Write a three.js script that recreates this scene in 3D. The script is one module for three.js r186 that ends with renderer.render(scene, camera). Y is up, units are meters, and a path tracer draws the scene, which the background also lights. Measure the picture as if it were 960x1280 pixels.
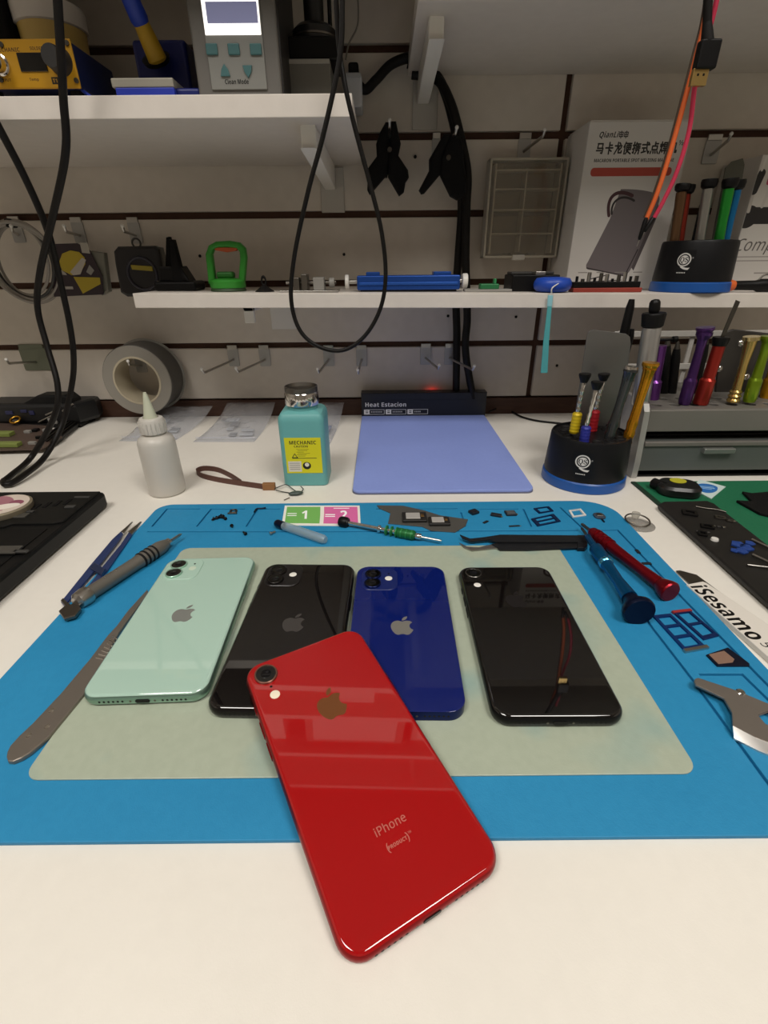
import * as THREE from 'three';
import { RoundedBoxGeometry } from 'three/addons/geometries/RoundedBoxGeometry.js';
import { mergeGeometries, toCreasedNormals as creaseNormals } from 'three/addons/utils/BufferGeometryUtils.js';
import { TextGeometry } from 'three/addons/geometries/TextGeometry.js';
import { FontLoader } from 'three/addons/loaders/FontLoader.js';
import { RectAreaLightUniformsLib } from 'three/addons/lights/RectAreaLightUniformsLib.js';

// ---------------------------------------------------------------- camera, lights, exposure
const scene = new THREE.Scene();
const FOCAL = 597.55, PITCH = 0.4788, ROLL = -0.0088, YAW = 0.0006, EYE = 0.2371;
const camera = new THREE.PerspectiveCamera(2 * Math.atan(640 / FOCAL) * 180 / Math.PI, 960 / 1280, 0.01, 20);
const V = (x, y, z) => new THREE.Vector3(x, y, z);
const fw = V(Math.sin(YAW) * Math.cos(PITCH), -Math.sin(PITCH), -Math.cos(YAW) * Math.cos(PITCH));
const r0 = V(Math.cos(YAW), 0, Math.sin(YAW)), u0 = r0.clone().cross(fw);
const right = r0.clone().multiplyScalar(Math.cos(ROLL)).addScaledVector(u0, Math.sin(ROLL));
const upv = r0.clone().multiplyScalar(-Math.sin(ROLL)).addScaledVector(u0, Math.cos(ROLL));
const EYEPOS = V(0, EYE, 0);
camera.position.copy(EYEPOS);
camera.quaternion.setFromRotationMatrix(new THREE.Matrix4().makeBasis(right, upv, fw.clone().negate()));
scene.add(camera);
scene.background = new THREE.Color(0x000000);

const renderer = new THREE.WebGLRenderer({ antialias: true });
renderer.toneMapping = THREE.LinearToneMapping;
renderer.toneMappingExposure = 1.0;
renderer.shadowMap.enabled = true;
RectAreaLightUniformsLib.init();

// two ceiling panels in front of the shelves light the bench (the glowing fittings are built below)
const CEIL = 1.62;
const PANELS = [[-0.6, 0.45], [0.6, 0.45]], PANEL_SIZE = 0.6, PANEL_POWER = 14.8, LAMP = 0xfffaf3;
for (const [x, z] of PANELS) {
  const l = new THREE.RectAreaLight(LAMP, PANEL_POWER, PANEL_SIZE, PANEL_SIZE);
  l.position.set(x, CEIL - 0.03, z); l.rotation.x = -Math.PI / 2; l.castShadow = true;
  scene.add(l);
}

// ---------------------------------------------------------------- helpers
// a pixel of the 960 x 1280 photograph gives a direction; the surface it rests on gives the distance
const ray = (px, py) => right.clone().multiplyScalar((px - 480) / FOCAL).addScaledVector(upv, -(py - 640) / FOCAL).add(fw);
const onY = (px, py, y = 0) => { const d = ray(px, py); return EYEPOS.clone().addScaledVector(d, (y - EYE) / d.y); };
const onZ = (px, py, z) => { const d = ray(px, py); return EYEPOS.clone().addScaledVector(d, z / d.z); };
// vertices are compared in millimetres so that small bevels keep their own normals
const toCreasedNormals = (g, a) => { g.scale(1000, 1000, 1000); const r = creaseNormals(g, a); r.scale(0.001, 0.001, 0.001); return r; };
let seed = 7;
const rnd = () => { seed = (seed * 1664525 + 1013904223) >>> 0; return seed / 4294967296; };
const rr = (a, b) => a + (b - a) * rnd();

const taken = new Map();
function numbered(n) { const k = taken.get(n) || 0; taken.set(n, k + 1); return k ? n + '_' + String(k).padStart(3, '0') : n; }
const origin = new WeakMap();
function thing(name, label, category, pos = V(0, 0, 0), group) {
  const o = new THREE.Group(); o.name = numbered(name); o.position.copy(pos); scene.add(o);
  o.userData = { label, category }; if (group) o.userData.group = group;
  origin.set(o, pos.clone());
  return o;
}
function struct(name, pos = V(0, 0, 0)) {
  const o = new THREE.Group(); o.name = name; o.position.copy(pos); o.userData.kind = 'structure'; scene.add(o); origin.set(o, pos.clone()); return o;
}
// metre-true box-projected uv for grained materials
function triUV(g) {
  g = g.index ? g.toNonIndexed() : g;
  const p = g.attributes.position, n = g.attributes.normal, uv = new Float32Array(p.count * 2);
  for (let i = 0; i < p.count; i++) {
    const ax = Math.abs(n.getX(i)), ay = Math.abs(n.getY(i)), az = Math.abs(n.getZ(i));
    let u, v;
    if (ay >= ax && ay >= az) { u = p.getX(i); v = p.getZ(i); } else if (ax >= az) { u = p.getZ(i); v = p.getY(i); } else { u = p.getX(i); v = p.getY(i); }
    uv[2 * i] = u; uv[2 * i + 1] = v;
  }
  g.setAttribute('uv', new THREE.BufferAttribute(uv, 2));
  return g;
}
const TRI = new Set();
// part(): one named mesh under its thing; geometry in world metres unless local
function part(parent, name, geo, mat, opt = {}) {
  const o = origin.get(parent);
  if (o && !opt.local) geo.translate(-o.x, -o.y, -o.z);
  if (TRI.has(mat)) geo = triUV(geo);
  const m = new THREE.Mesh(geo, mat); m.name = name; m.castShadow = m.receiveShadow = true;
  if (opt.label) m.userData.label = opt.label;
  if (opt.kind) m.userData.kind = opt.kind;
  parent.add(m);
  if (o) origin.set(m, o);
  return m;
}
function solo(name, label, category, geo, mat, pos, group) {      // a thing of one mesh
  const o = pos || V(0, 0, 0);
  if (TRI.has(mat)) geo = triUV(geo);
  geo.translate(-o.x, -o.y, -o.z);
  const m = new THREE.Mesh(geo, mat); m.name = numbered(name); m.position.copy(o); m.castShadow = m.receiveShadow = true;
  m.userData = { label, category }; if (group) m.userData.group = group;
  scene.add(m); return m;
}
function merge(list) {
  return mergeGeometries(list.map(g => { g = g.index ? g.toNonIndexed() : g.clone(); for (const k of Object.keys(g.attributes)) if (!['position', 'normal', 'uv'].includes(k)) g.deleteAttribute(k); return g; }));
}
// box from its corner extents
function box(x0, x1, y0, y1, z0, z1, r = 0.001) {
  const w = x1 - x0, h = y1 - y0, d = z1 - z0, m = Math.min(w, h, d) * 0.49;
  const g = r > 0 ? new RoundedBoxGeometry(w, h, d, 2, Math.min(r, m)) : new THREE.BoxGeometry(w, h, d);
  g.translate((x0 + x1) / 2, (y0 + y1) / 2, (z0 + z1) / 2); return g;
}
const cbox = (x, y, z, w, h, d, r) => box(x - w / 2, x + w / 2, y - h / 2, y + h / 2, z - d / 2, z + d / 2, r);
function orient(g, a, b, twist = 0) {       // geometry along +y from 0 moved to run from a towards b
  const d = b.clone().sub(a).normalize();
  if (twist) g.rotateY(twist);
  g.applyQuaternion(new THREE.Quaternion().setFromUnitVectors(V(0, 1, 0), d)); g.translate(a.x, a.y, a.z); return g;
}
function rod(a, b, prof, seg = 18, crease = 0.6) {   // lathe along a-b, prof [[t, radius]...]
  const L = a.distanceTo(b), pts = [];
  if (prof[0][1] > 1e-5) pts.push(new THREE.Vector2(0, prof[0][0] * L));
  for (const [t, r] of prof) pts.push(new THREE.Vector2(Math.max(r, 0), t * L));
  if (prof[prof.length - 1][1] > 1e-5) pts.push(new THREE.Vector2(0, prof[prof.length - 1][0] * L));
  return orient(toCreasedNormals(new THREE.LatheGeometry(pts, seg), crease), a, b);
}
const cyl = (a, b, r, seg = 16, r2 = r) => { const c = Math.min(r, r2, a.distanceTo(b)) * 0.12, L = a.distanceTo(b); return rod(a, b, [[0, r - c], [c / L, r], [1 - c / L, r2], [1, r2 - c]], seg); };
function latheAt(c, prof, seg = 32, crease = 0.6) {  // prof [[radius, y]...]
  const g = toCreasedNormals(new THREE.LatheGeometry(prof.map(([r, y]) => new THREE.Vector2(r, y)), seg), crease); g.translate(c.x, c.y, c.z); return g;
}
const tube = (pts, r, seg = 60, rad = 8, closed = false) => new THREE.TubeGeometry(new THREE.CatmullRomCurve3(pts, closed, 'catmullrom', 0.5), seg, r, rad, closed);
const shapeOf = pts => new THREE.Shape(pts.map(p => new THREE.Vector2(p[0], p[1])));
function rrect(w, h, r, n = 6, cx = 0, cy = 0) {
  const o = []; r = Math.min(r, w / 2, h / 2);
  for (const [sx, sy, a0] of [[1, 1, 0], [-1, 1, 90], [-1, -1, 180], [1, -1, 270]])
    for (let i = 0; i <= n; i++) { const a = (a0 + 90 * i / n) * Math.PI / 180; o.push([cx + sx * (w / 2 - r) + r * Math.cos(a), cy + sy * (h / 2 - r) + r * Math.sin(a)]); }
  return o;
}
// flat plate lying at height y: outline [[x, z]...], holes alike
function slab(outline, y, h, bevel = 0, holes = []) {
  const s = shapeOf(outline.map(([x, z]) => [x, -z]));
  for (const q of holes) s.holes.push(new THREE.Path(q.map(([x, z]) => new THREE.Vector2(x, -z))));
  const b = Math.min(bevel, h * 0.49);
  const g = new THREE.ExtrudeGeometry(s, { depth: h - 2 * b, bevelEnabled: b > 0, bevelThickness: b, bevelSize: b, bevelOffset: -b, bevelSegments: 2, curveSegments: 8 });
  g.translate(0, 0, b); g.rotateX(-Math.PI / 2); g.translate(0, y, 0); return g;
}
// upright plate facing +z: outline [[x, y]...]
function plateZ(outline, z, d, bevel = 0, holes = []) {
  const s = shapeOf(outline);
  for (const q of holes) s.holes.push(new THREE.Path(q.map(p => new THREE.Vector2(p[0], p[1]))));
  const b = Math.min(bevel, d * 0.49);
  const g = new THREE.ExtrudeGeometry(s, { depth: d - 2 * b, bevelEnabled: b > 0, bevelThickness: b, bevelSize: b, bevelOffset: -b, bevelSegments: 2, curveSegments: 8 });
  g.translate(0, 0, z + b); return g;
}
const pxT = (list, y = 0) => list.map(([a, b]) => { const p = onY(a, b, y); return [p.x, p.z]; });
const pxZ = (list, z) => list.map(([a, b]) => { const p = onZ(a, b, z); return [p.x, p.y]; });
// thin printed sheet over four corners (lower-left, lower-right, upper-right, upper-left), lifted off by its own thickness
function sheet(ll, lr, ur, ul, t = 0.0003) {
  const n = lr.clone().sub(ll).cross(ul.clone().sub(ll)).normalize().multiplyScalar(t);
  const P = [ll, lr, ur, ul].map(p => p.clone().add(n)), Q = [ll, lr, ur, ul];
  const pos = [], uv = [], put = (a, ua) => { pos.push(a.x, a.y, a.z); uv.push(...ua); };
  const U = [[0, 0], [1, 0], [1, 1], [0, 1]];
  for (const i of [0, 1, 2, 0, 2, 3]) put(P[i], U[i]);
  for (let i = 0; i < 4; i++) { const j = (i + 1) % 4; for (const [a, u] of [[Q[i], U[i]], [Q[j], U[j]], [P[j], U[j]], [Q[i], U[i]], [P[j], U[j]], [P[i], U[i]]]) put(a, u); }
  const g = new THREE.BufferGeometry(); g.setAttribute('position', new THREE.Float32BufferAttribute(pos, 3)); g.setAttribute('uv', new THREE.Float32BufferAttribute(uv, 2)); g.computeVertexNormals(); return g;
}
// stack of rounded-rectangle rings, capped: ring = [inset, y]
function loft(w, l, r, rings, capLow, capHigh, n = 8, crease = 0.5) {
  const loops = rings.map(([i, y]) => rrect(w - 2 * i, l - 2 * i, Math.max(r - i, 0.0004), n).map(([x, z]) => V(x, y, -z)));
  const pos = [], N = loops[0].length, tri = (a, b, c) => pos.push(a.x, a.y, a.z, b.x, b.y, b.z, c.x, c.y, c.z);
  for (let k = 0; k + 1 < loops.length; k++) for (let i = 0; i < N; i++) { const j = (i + 1) % N; tri(loops[k][i], loops[k][j], loops[k + 1][j]); tri(loops[k][i], loops[k + 1][j], loops[k + 1][i]); }
  const cap = (lp, up) => { const c = V(0, lp[0].y, 0); for (let i = 0; i < N; i++) { const j = (i + 1) % N; up ? tri(c, lp[i], lp[j]) : tri(c, lp[j], lp[i]); } };
  if (capLow) cap(loops[0], false);
  if (capHigh) cap(loops[loops.length - 1], true);
  const g = new THREE.BufferGeometry(); g.setAttribute('position', new THREE.Float32BufferAttribute(pos, 3));
  g.setAttribute('uv', new THREE.Float32BufferAttribute(new Float32Array(pos.length / 3 * 2), 2));
  return toCreasedNormals(g, crease);
}

// ---------------------------------------------------------------- textures
function noiseTex(size, fn, color) {
  const d = new Uint8Array(size * size * 4);
  for (let y = 0; y < size; y++) for (let x = 0; x < size; x++) { const c = fn(x / size, y / size), k = 4 * (y * size + x); d[k] = c[0]; d[k + 1] = c[1]; d[k + 2] = c[2]; d[k + 3] = 255; }
  const t = new THREE.DataTexture(d, size, size); t.wrapS = t.wrapT = THREE.RepeatWrapping; t.magFilter = THREE.LinearFilter; t.minFilter = THREE.LinearMipmapLinearFilter; t.generateMipmaps = true;
  if (color) t.colorSpace = THREE.SRGBColorSpace; t.needsUpdate = true; return t;
}
function lattice(n) { const a = []; for (let i = 0; i < n * n; i++) a.push(rnd()); return (x, y) => { x *= n; y *= n; const xi = Math.floor(x), yi = Math.floor(y), f = t => t * t * (3 - 2 * t), u = f(x - xi), v = f(y - yi), q = (i, j) => a[((j % n + n) % n) * n + (i % n + n) % n]; return (q(xi, yi) * (1 - u) + q(xi + 1, yi) * u) * (1 - v) + (q(xi, yi + 1) * (1 - u) + q(xi + 1, yi + 1) * u) * v; }; }
const n4 = lattice(4), n9 = lattice(9), n23 = lattice(23), n60 = lattice(60), n128 = lattice(128);
const grainT = noiseTex(256, (x, y) => { const v = 255 * (0.35 * n23(x, y) + 0.35 * n60(x, y) + 0.3 * n128(x, y)); return [v, v, v]; });
function tinted(rgb, amp, mix) {   // gently mottled colour, size in repeats set by the clone
  return noiseTex(256, (x, y) => { const v = (mix(x, y) - 0.5) * amp; return rgb.map(c => Math.max(0, Math.min(255, c + v))); }, true);
}
const rep = (t, r) => { const c = t.clone(); c.repeat.set(r, r); c.needsUpdate = true; return c; };
const grain = r => rep(grainT, r);

function mat(hex, rough = 0.5, metal = 0, ext = {}) { return new THREE.MeshPhysicalMaterial({ color: hex, roughness: rough, metalness: metal, ...ext }); }
function grained(hex, rough, bump = 0.00012, r = 25, ext = {}) { const m = mat(hex, rough, 0, { bumpMap: grain(r), bumpScale: bump, ...ext }); TRI.add(m); return m; }
function mottled(rgb, amp, r, rough, mix, bump = 0.0001, br = 25, ext = {}) {
  const m = mat(0xffffff, rough, 0, { map: rep(tinted(rgb, amp, mix), r), bumpMap: grain(br), bumpScale: bump, ...ext }); TRI.add(m); return m;
}
function canvasMat(w, h, draw, rough = 0.5, ext = {}) {
  const c = document.createElement('canvas'); c.width = w; c.height = h; const x = c.getContext('2d'); draw(x, w, h);
  const t = new THREE.CanvasTexture(c); t.colorSpace = THREE.SRGBColorSpace; t.anisotropy = 8;
  return new THREE.MeshPhysicalMaterial({ map: t, roughness: rough, ...ext });
}
const font = await new FontLoader().loadAsync('fonts/droid/droid_sans_bold.typeface.json');
const fontR = await new FontLoader().loadAsync('fonts/droid/droid_sans_regular.typeface.json');
function textGeo(s, size, depth, f = fontR) { const g = new TextGeometry(s, { font: f, size, depth, curveSegments: 4, bevelEnabled: false }); g.computeBoundingBox(); const b = g.boundingBox; g.translate(-(b.min.x + b.max.x) / 2, -(b.min.y + b.max.y) / 2, 0); return g; }

const M = {
  wallPanel: mottled([206, 197, 185], 14, 1.7, 0.62, (x, y) => 0.6 * n9(x, y) + 0.4 * n60(x, y), 0.00008, 14),
  groove: grained(0x4a2f20, 0.8, 0.0003, 18),
  shelf: mottled([216, 208, 199], 8, 2, 0.5, (x, y) => 0.5 * n9(x, y) + 0.5 * n60(x, y), 0.00005, 20),
  white: mat(0xe6e2da, 0.45), plasticW: mat(0xd9d6d0, 0.4), greyPl: mat(0x8f8c86, 0.5), darkGrey: mat(0x3a3937, 0.5),
  black: mat(0x0d0c0c, 0.42, 0, { specularIntensity: 0.45 }), blackMat: grained(0x0e0d0d, 0.75, 0.00025, 40, { specularIntensity: 0.4 }), rubber: mat(0x131110, 0.65, 0, { specularIntensity: 0.5 }),
  steel: mat(0xb9b6b0, 0.28, 1), steelDk: mat(0x77726b, 0.35, 1), chrome: mat(0xdedbd6, 0.12, 1), iron: mat(0x5d5953, 0.4, 1), gold: mat(0xd9a441, 0.25, 1), brass: mat(0xb98f52, 0.35, 1),
  clear: mat(0xe4e2dc, 0.25, 0, { transmission: 0.75, thickness: 0, ior: 1.45 }),
  glassBlack: mat(0x050505, 0.08, 0, { clearcoat: 1, clearcoatRoughness: 0.03 }),
  cable: mat(0x100d0b, 0.48, 0, { specularIntensity: 0.5 }), orange: mat(0xd9632a, 0.5), pink: mat(0xc22d4c, 0.5), red: mat(0xa32018, 0.5),
};
// ---------------------------------------------------------------- room shell
const ZW = -0.835;
const floorY = -0.76;
const paint = grained(0xa9a298, 0.85, 0.0002, 10);
{ const o = struct('floor'); part(o, 'floor_slab', box(-1.7, 1.7, floorY - 0.1, floorY, -0.95, 2.3, 0), mottled([120, 112, 104], 20, 1.2, 0.5, (x, y) => 0.5 * n9(x, y) + 0.5 * n60(x, y))); }
{ const o = struct('ceiling'); part(o, 'ceiling_slab', box(-1.7, 1.7, CEIL, CEIL + 0.1, -0.95, 2.3, 0), grained(0xc4beb4, 0.9, 0.0002, 10)); }
{ const o = struct('wall_left'); part(o, 'wall_slab', box(-1.7, -1.6, floorY, CEIL, -0.95, 2.3, 0), paint); }
{ const o = struct('wall_right'); part(o, 'wall_slab', box(1.6, 1.7, floorY, CEIL, -0.95, 2.3, 0), paint); }
{ const o = struct('wall_front'); part(o, 'wall_slab', box(-1.7, 1.7, floorY, CEIL, 2.2, 2.3, 0), paint); }
for (const [x, z] of PANELS) {
  const o = thing('ceiling_light', 'square flush ceiling light panel above the workbench', 'ceiling light', V(x, CEIL, z), 'ceiling light panels');
  const h = PANEL_SIZE / 2 + 0.02;
  part(o, 'frame', merge([box(x - h, x + h, CEIL - 0.022, CEIL, z - h, z - h + 0.02), box(x - h, x + h, CEIL - 0.022, CEIL, z + h - 0.02, z + h), box(x - h, x - h + 0.02, CEIL - 0.022, CEIL, z - h, z + h), box(x + h - 0.02, x + h, CEIL - 0.022, CEIL, z - h, z + h)]), M.white);
  part(o, 'diffuser', box(x - h + 0.02, x + h - 0.02, CEIL - 0.016, CEIL - 0.004, z - h + 0.02, z + h - 0.02, 0), mat(0xffffff, 0.6, 0, { emissive: LAMP, emissiveIntensity: 1.5 }));
}
// slatted shop-fitting wall: brown board behind, white slats in front, a brown joint between two sheets
const wall = struct('wall_back');
part(wall, 'backing_board', box(-1.6, 1.6, floorY, CEIL, -0.95, ZW - 0.0075, 0), M.groove);
const grooves = []; for (let k = 0; k < 17; k++) grooves.push(0.0255 + 0.0925 * k);
const slatShape = new Map();
for (let k = 0; k + 1 < grooves.length; k++) for (const [x0, x1] of [[-1.6, 0.2507], [0.2596, 1.6]])
  part(wall, 'slat', box(x0, x1, grooves[k] + 0.0045, grooves[k + 1] - 0.0045, ZW - 0.0085, ZW, 0.0012), M.wallPanel);
part(wall, 'slat', box(-1.6, 1.6, grooves[16] + 0.0045, CEIL, ZW - 0.0085, ZW, 0.0012), M.wallPanel);
part(wall, 'slat', box(-1.6, 1.6, floorY, -0.02, ZW - 0.0085, ZW, 0.0012), M.wallPanel);
for (const [a, b] of [[645, 396], [560, 395], [696, 457], [250, 320], [430, 318], [519, 196]]) { const p = onZ(a, b, ZW); part(wall, 'screw', cyl(V(p.x, p.y, ZW - 0.001), V(p.x, p.y, ZW + 0.0012), 0.0022, 10), M.black); }
{ const o = struct('baseboard_back'); part(o, 'board', box(-1.6, 1.6, -0.01, 0.0275, ZW - 0.0075, ZW + 0.002, 0.001), mottled([74, 46, 32], 18, 3, 0.6, (x, y) => n60(x * 0.3, y * 2) * 0.6 + n9(x, y) * 0.4)); }

// ---------------------------------------------------------------- workbench
const tableTop = mottled([232, 227, 217], 7, 1.6, 0.42, (x, y) => 0.4 * n4(x, y) + 0.3 * n23(x, y) + 0.3 * n128(x, y), 0.00004, 30);
{
  const o = thing('workbench', 'white laminate workbench under the slatted wall', 'workbench', V(0, floorY, -0.35));
  part(o, 'tabletop', box(-1.1, 1.1, -0.03, 0, ZW + 0.003, 0.14, 0.002), tableTop);
  for (const x of [-1.05, 1.05]) for (const z of [-0.78, 0.09]) part(o, 'leg', box(x - 0.025, x + 0.025, floorY, -0.0295, z - 0.025, z + 0.025, 0.002), M.white);
}

// ---------------------------------------------------------------- shelves on the wall
function bracket(o, x, y, zf) {          // sheet-metal cantilever arm below a shelf, hooked into the groove
  const h1 = 0.022, zb = ZW + 0.0005;
  const s = shapeOf([[-zb, y], [-zf, y], [-zf, y - 0.02], [-zf - 0.012, y - 0.021], [-zb, y - 0.03]].map(([a, b]) => [a, b]));
  const g = new THREE.ExtrudeGeometry(s, { depth: 0.013, bevelEnabled: true, bevelThickness: 0.0015, bevelSize: 0.0012, bevelOffset: -0.0012, bevelSegments: 2 });
  g.rotateY(Math.PI / 2); g.translate(x - 0.0065, 0, 0);
  const b = part(o, 'bracket', g, M.white);
  part(b, 'wall_plate', box(x - 0.014, x + 0.02, y - 0.058, y - 0.003, ZW + 0.0003, ZW + 0.0028, 0.0008), mat(0xb9b4ab, 0.5));
}
{ // left upper shelf
  const o = thing('wall_shelf', 'white shelf carrying the yellow soldering station', 'shelf', V(-0.4, 0.3628, ZW), 'white wall shelves');
  part(o, 'board', box(-1.2, -0.0265, 0.363, 0.381, ZW + 0.0005, -0.585, 0.0008), M.shelf);
  bracket(o, -0.0735, 0.363, -0.612); bracket(o, -0.72, 0.363, -0.612);
}
{ // right upper shelf, its front edge lies above the picture
  const o = thing('wall_shelf', 'white shelf above the printed white boxes', 'shelf', V(0.5, 0.4596, ZW), 'white wall shelves');
  part(o, 'board', box(0.037, 1.2, 0.4596, 0.4776, ZW + 0.0005, -0.63, 0.0008), M.shelf);
  const p = onY(546, 20, 0.4596);
  bracket(o, p.x, 0.4596, p.z); bracket(o, 0.85, 0.4596, p.z);
}
const MIDF = -0.66, midTop = x => 0.2036 - 0.0078 * (x - 0.08);
{ // middle shelf, sagging slightly to the right
  const o = thing('wall_shelf', 'long narrow white shelf with the green suction lifter and small tools', 'shelf', V(0.08, 0.1866, ZW), 'white wall shelves');
  const g = box(-0.393, 0.9, -0.017, 0, 0.0005, -ZW + MIDF, 0.0008); g.rotateZ(-0.0078); g.translate(0, 0.017, 0);
  part(o, 'board', g, M.shelf, { local: true });
  for (const x of [-0.176, 0.7]) {
    const y = midTop(x) - 0.0172;
    const b = part(o, 'bracket', merge([box(x - 0.0065, x + 0.0065, y - 0.02, y, MIDF - 0.03, MIDF - 0.022, 0.0008), box(x - 0.0065, x + 0.0065, y - 0.006, y, ZW + 0.001, MIDF - 0.022, 0.0008)]), M.white);
    part(b, 'wall_plate', box(x - 0.004, x + 0.036, y - 0.045, y - 0.001, ZW + 0.0003, ZW + 0.0028, 0.0008), M.plasticW);
  }
}
// ---------------------------------------------------------------- repair mat and work pad
const MAT = 0.003;
const strip = (pts, w) => {              // polyline [[x, z]...] widened into a closed outline
  const L = [], R = [];
  for (let i = 0; i < pts.length; i++) {
    const a = pts[Math.max(0, i - 1)], b = pts[i], c = pts[Math.min(pts.length - 1, i + 1)];
    const d1 = i ? [b[0] - a[0], b[1] - a[1]] : [c[0] - b[0], c[1] - b[1]], d2 = i < pts.length - 1 ? [c[0] - b[0], c[1] - b[1]] : d1;
    const n = d => { const l = Math.hypot(d[0], d[1]); return [-d[1] / l, d[0] / l]; }, n1 = n(d1), n2 = n(d2), m = [n1[0] + n2[0], n1[1] + n2[1]], q = (m[0] * m[0] + m[1] * m[1]) / 2, k = w / 2 / q;
    L.push([b[0] + m[0] * k, b[1] + m[1] * k]); R.push([b[0] - m[0] * k, b[1] - m[1] * k]);
  }
  return L.concat(R.reverse());
};
const matBlue = mottled([30, 132, 180], 10, 3, 0.62, (x, y) => 0.6 * n9(x, y) + 0.4 * n128(x, y), 0.0001, 30);
{
  const o = thing('repair_mat', 'blue silicone repair mat with grooved parts trays along two sides', 'mat', V(0, 0, -0.3));
  const w = 0.494, z0 = -0.474, z1 = -0.1255;
  const out = [];
  for (const [cx, cz, r, a0] of [[w / 2, z0, 0.034, -90], [w / 2, z1, 0.012, 0], [-w / 2, z1, 0.012, 90], [-w / 2, z0, 0.016, 180]])
    for (let i = 0; i <= 8; i++) { const a = (a0 + 90 * i / 8) * Math.PI / 180; out.push([cx - Math.sign(cx) * r + r * Math.cos(a), cz + (cz === z0 ? r : -r) + r * Math.sin(a)]); }
  part(o, 'base_layer', slab(out.map(([x, z]) => [x * 0.9985, -0.3 + (z + 0.3) * 0.998]), 0, 0.0008), matBlue);
  const g = 0.0019, T = (...l) => strip(pxT(l, MAT), g);
  const holes = [
    T([190, 658], [209, 636], [250, 636]), T([246, 658], [264, 636], [306, 636]), T([308, 658], [322, 636], [350, 636]),
    T([184, 664.5], [400, 664.5], [722, 663]), T([576, 640], [581, 658]), T([470, 636], [572, 635.5]),
    T([654, 636], [664, 658]), T([590, 636], [648, 636]), T([700, 634], [728, 660]),
    T([737, 670], [815, 784], [866, 850], [952, 968], [985, 1012]), T([748, 663], [772, 662.5], [846, 740], [930, 826], [985, 882]),
    T([874, 843], [928, 843], [972, 886]),
  ];
  part(o, 'top_layer', slab(out, 0.0008, MAT - 0.0008, 0.0004, holes), matBlue);
}
const PADY = 0.004;
{
  // translucent grey-green heat sheet, blotched with blue where it has been cleaned
  const padTex = noiseTex(512, (x, y) => { const a = n9(x, y), b = n23(x, y), s = Math.max(0, a * 0.7 + b * 0.4 - 0.62) * 1.6, g = (n128(x, y) - 0.5) * 5; return [168 - 44 * s + g, 177 - 16 * s + g, 158 + 4 * s + g]; }, true);
  const m = mat(0xffffff, 0.3, 0, { map: rep(padTex, 2.6), bumpMap: grain(18), bumpScale: 0.00008 }); TRI.add(m);
  const q = pxT([[225, 684], [701, 684], [872, 970], [32, 979]], PADY);
  const c = V((q[0][0] + q[1][0] + q[2][0] + q[3][0]) / 4, MAT, (q[0][1] + q[2][1]) / 2);
  const w = (q[1][0] - q[0][0] + q[2][0] - q[3][0]) / 2, l = (q[2][1] + q[3][1] - q[0][1] - q[1][1]) / 2;
  solo('work_pad', 'grey-green translucent sheet lying on the blue mat under the phones', 'pad', slab(rrect(w, l, 0.008, 6, c.x, 0).map(([x, z]) => [x, z + c.z]), MAT, 0.001, 0.0003), m, c);
}

// ---------------------------------------------------------------- phones
function svgPath(d) {       // relative cubic outline on a 24-unit grid, y down
  const shapes = []; let s = null, x = 0, y = 0;
  const tok = d.match(/[Mczh]|-?\d*\.?\d+/g); let i = 0;
  while (i < tok.length) {
    const c = tok[i++];
    if (c === 'M') { x = +tok[i++]; y = +tok[i++]; s = new THREE.Shape(); s.moveTo(x, -y); shapes.push(s); }
    else if (c === 'c') while (i < tok.length && !/[Mcz]/.test(tok[i])) { const n = tok.slice(i, i + 6).map(Number); i += 6; s.bezierCurveTo(x + n[0], -(y + n[1]), x + n[2], -(y + n[3]), x + n[4], -(y + n[5])); x += n[4]; y += n[5]; }
  }
  return shapes;
}
const fruit = svgPath('M 12.15 6.9 c -.95 0 -2.42 -1.08 -3.96 -1.04 -2.04 .03 -3.91 1.18 -4.96 3.01 -2.12 3.68 -.55 9.1 1.52 12.09 1.01 1.45 2.21 3.09 3.79 3.04 1.52 -.07 2.09 -.99 3.94 -.99 1.83 0 2.35 .99 3.96 .95 1.64 -.03 2.68 -1.48 3.68 -2.95 1.16 -1.69 1.64 -3.33 1.66 -3.42 -.04 -.01 -3.18 -1.22 -3.22 -4.86 -.03 -3.04 2.48 -4.49 2.6 -4.56 -1.43 -2.09 -3.62 -2.32 -4.39 -2.38 -2 -.16 -3.68 1.09 -4.62 1.11 z M 15.53 3.83 c .84 -1.01 1.4 -2.43 1.25 -3.83 -1.21 .05 -2.66 .81 -3.53 1.82 -.78 .9 -1.45 2.34 -1.27 3.71 1.34 .1 2.72 -.69 3.55 -1.7');
function emblemGeo(h) {
  const g = new THREE.ExtrudeGeometry(fruit, { depth: 0.6, bevelEnabled: false, curveSegments: 8 });
  g.translate(-12, 12, 0); g.scale(h / 24, h / 24, 0.00008); g.rotateX(-Math.PI / 2); return g;
}
const lensCore = mat(0x0b0b0e, 0.15);
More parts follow.
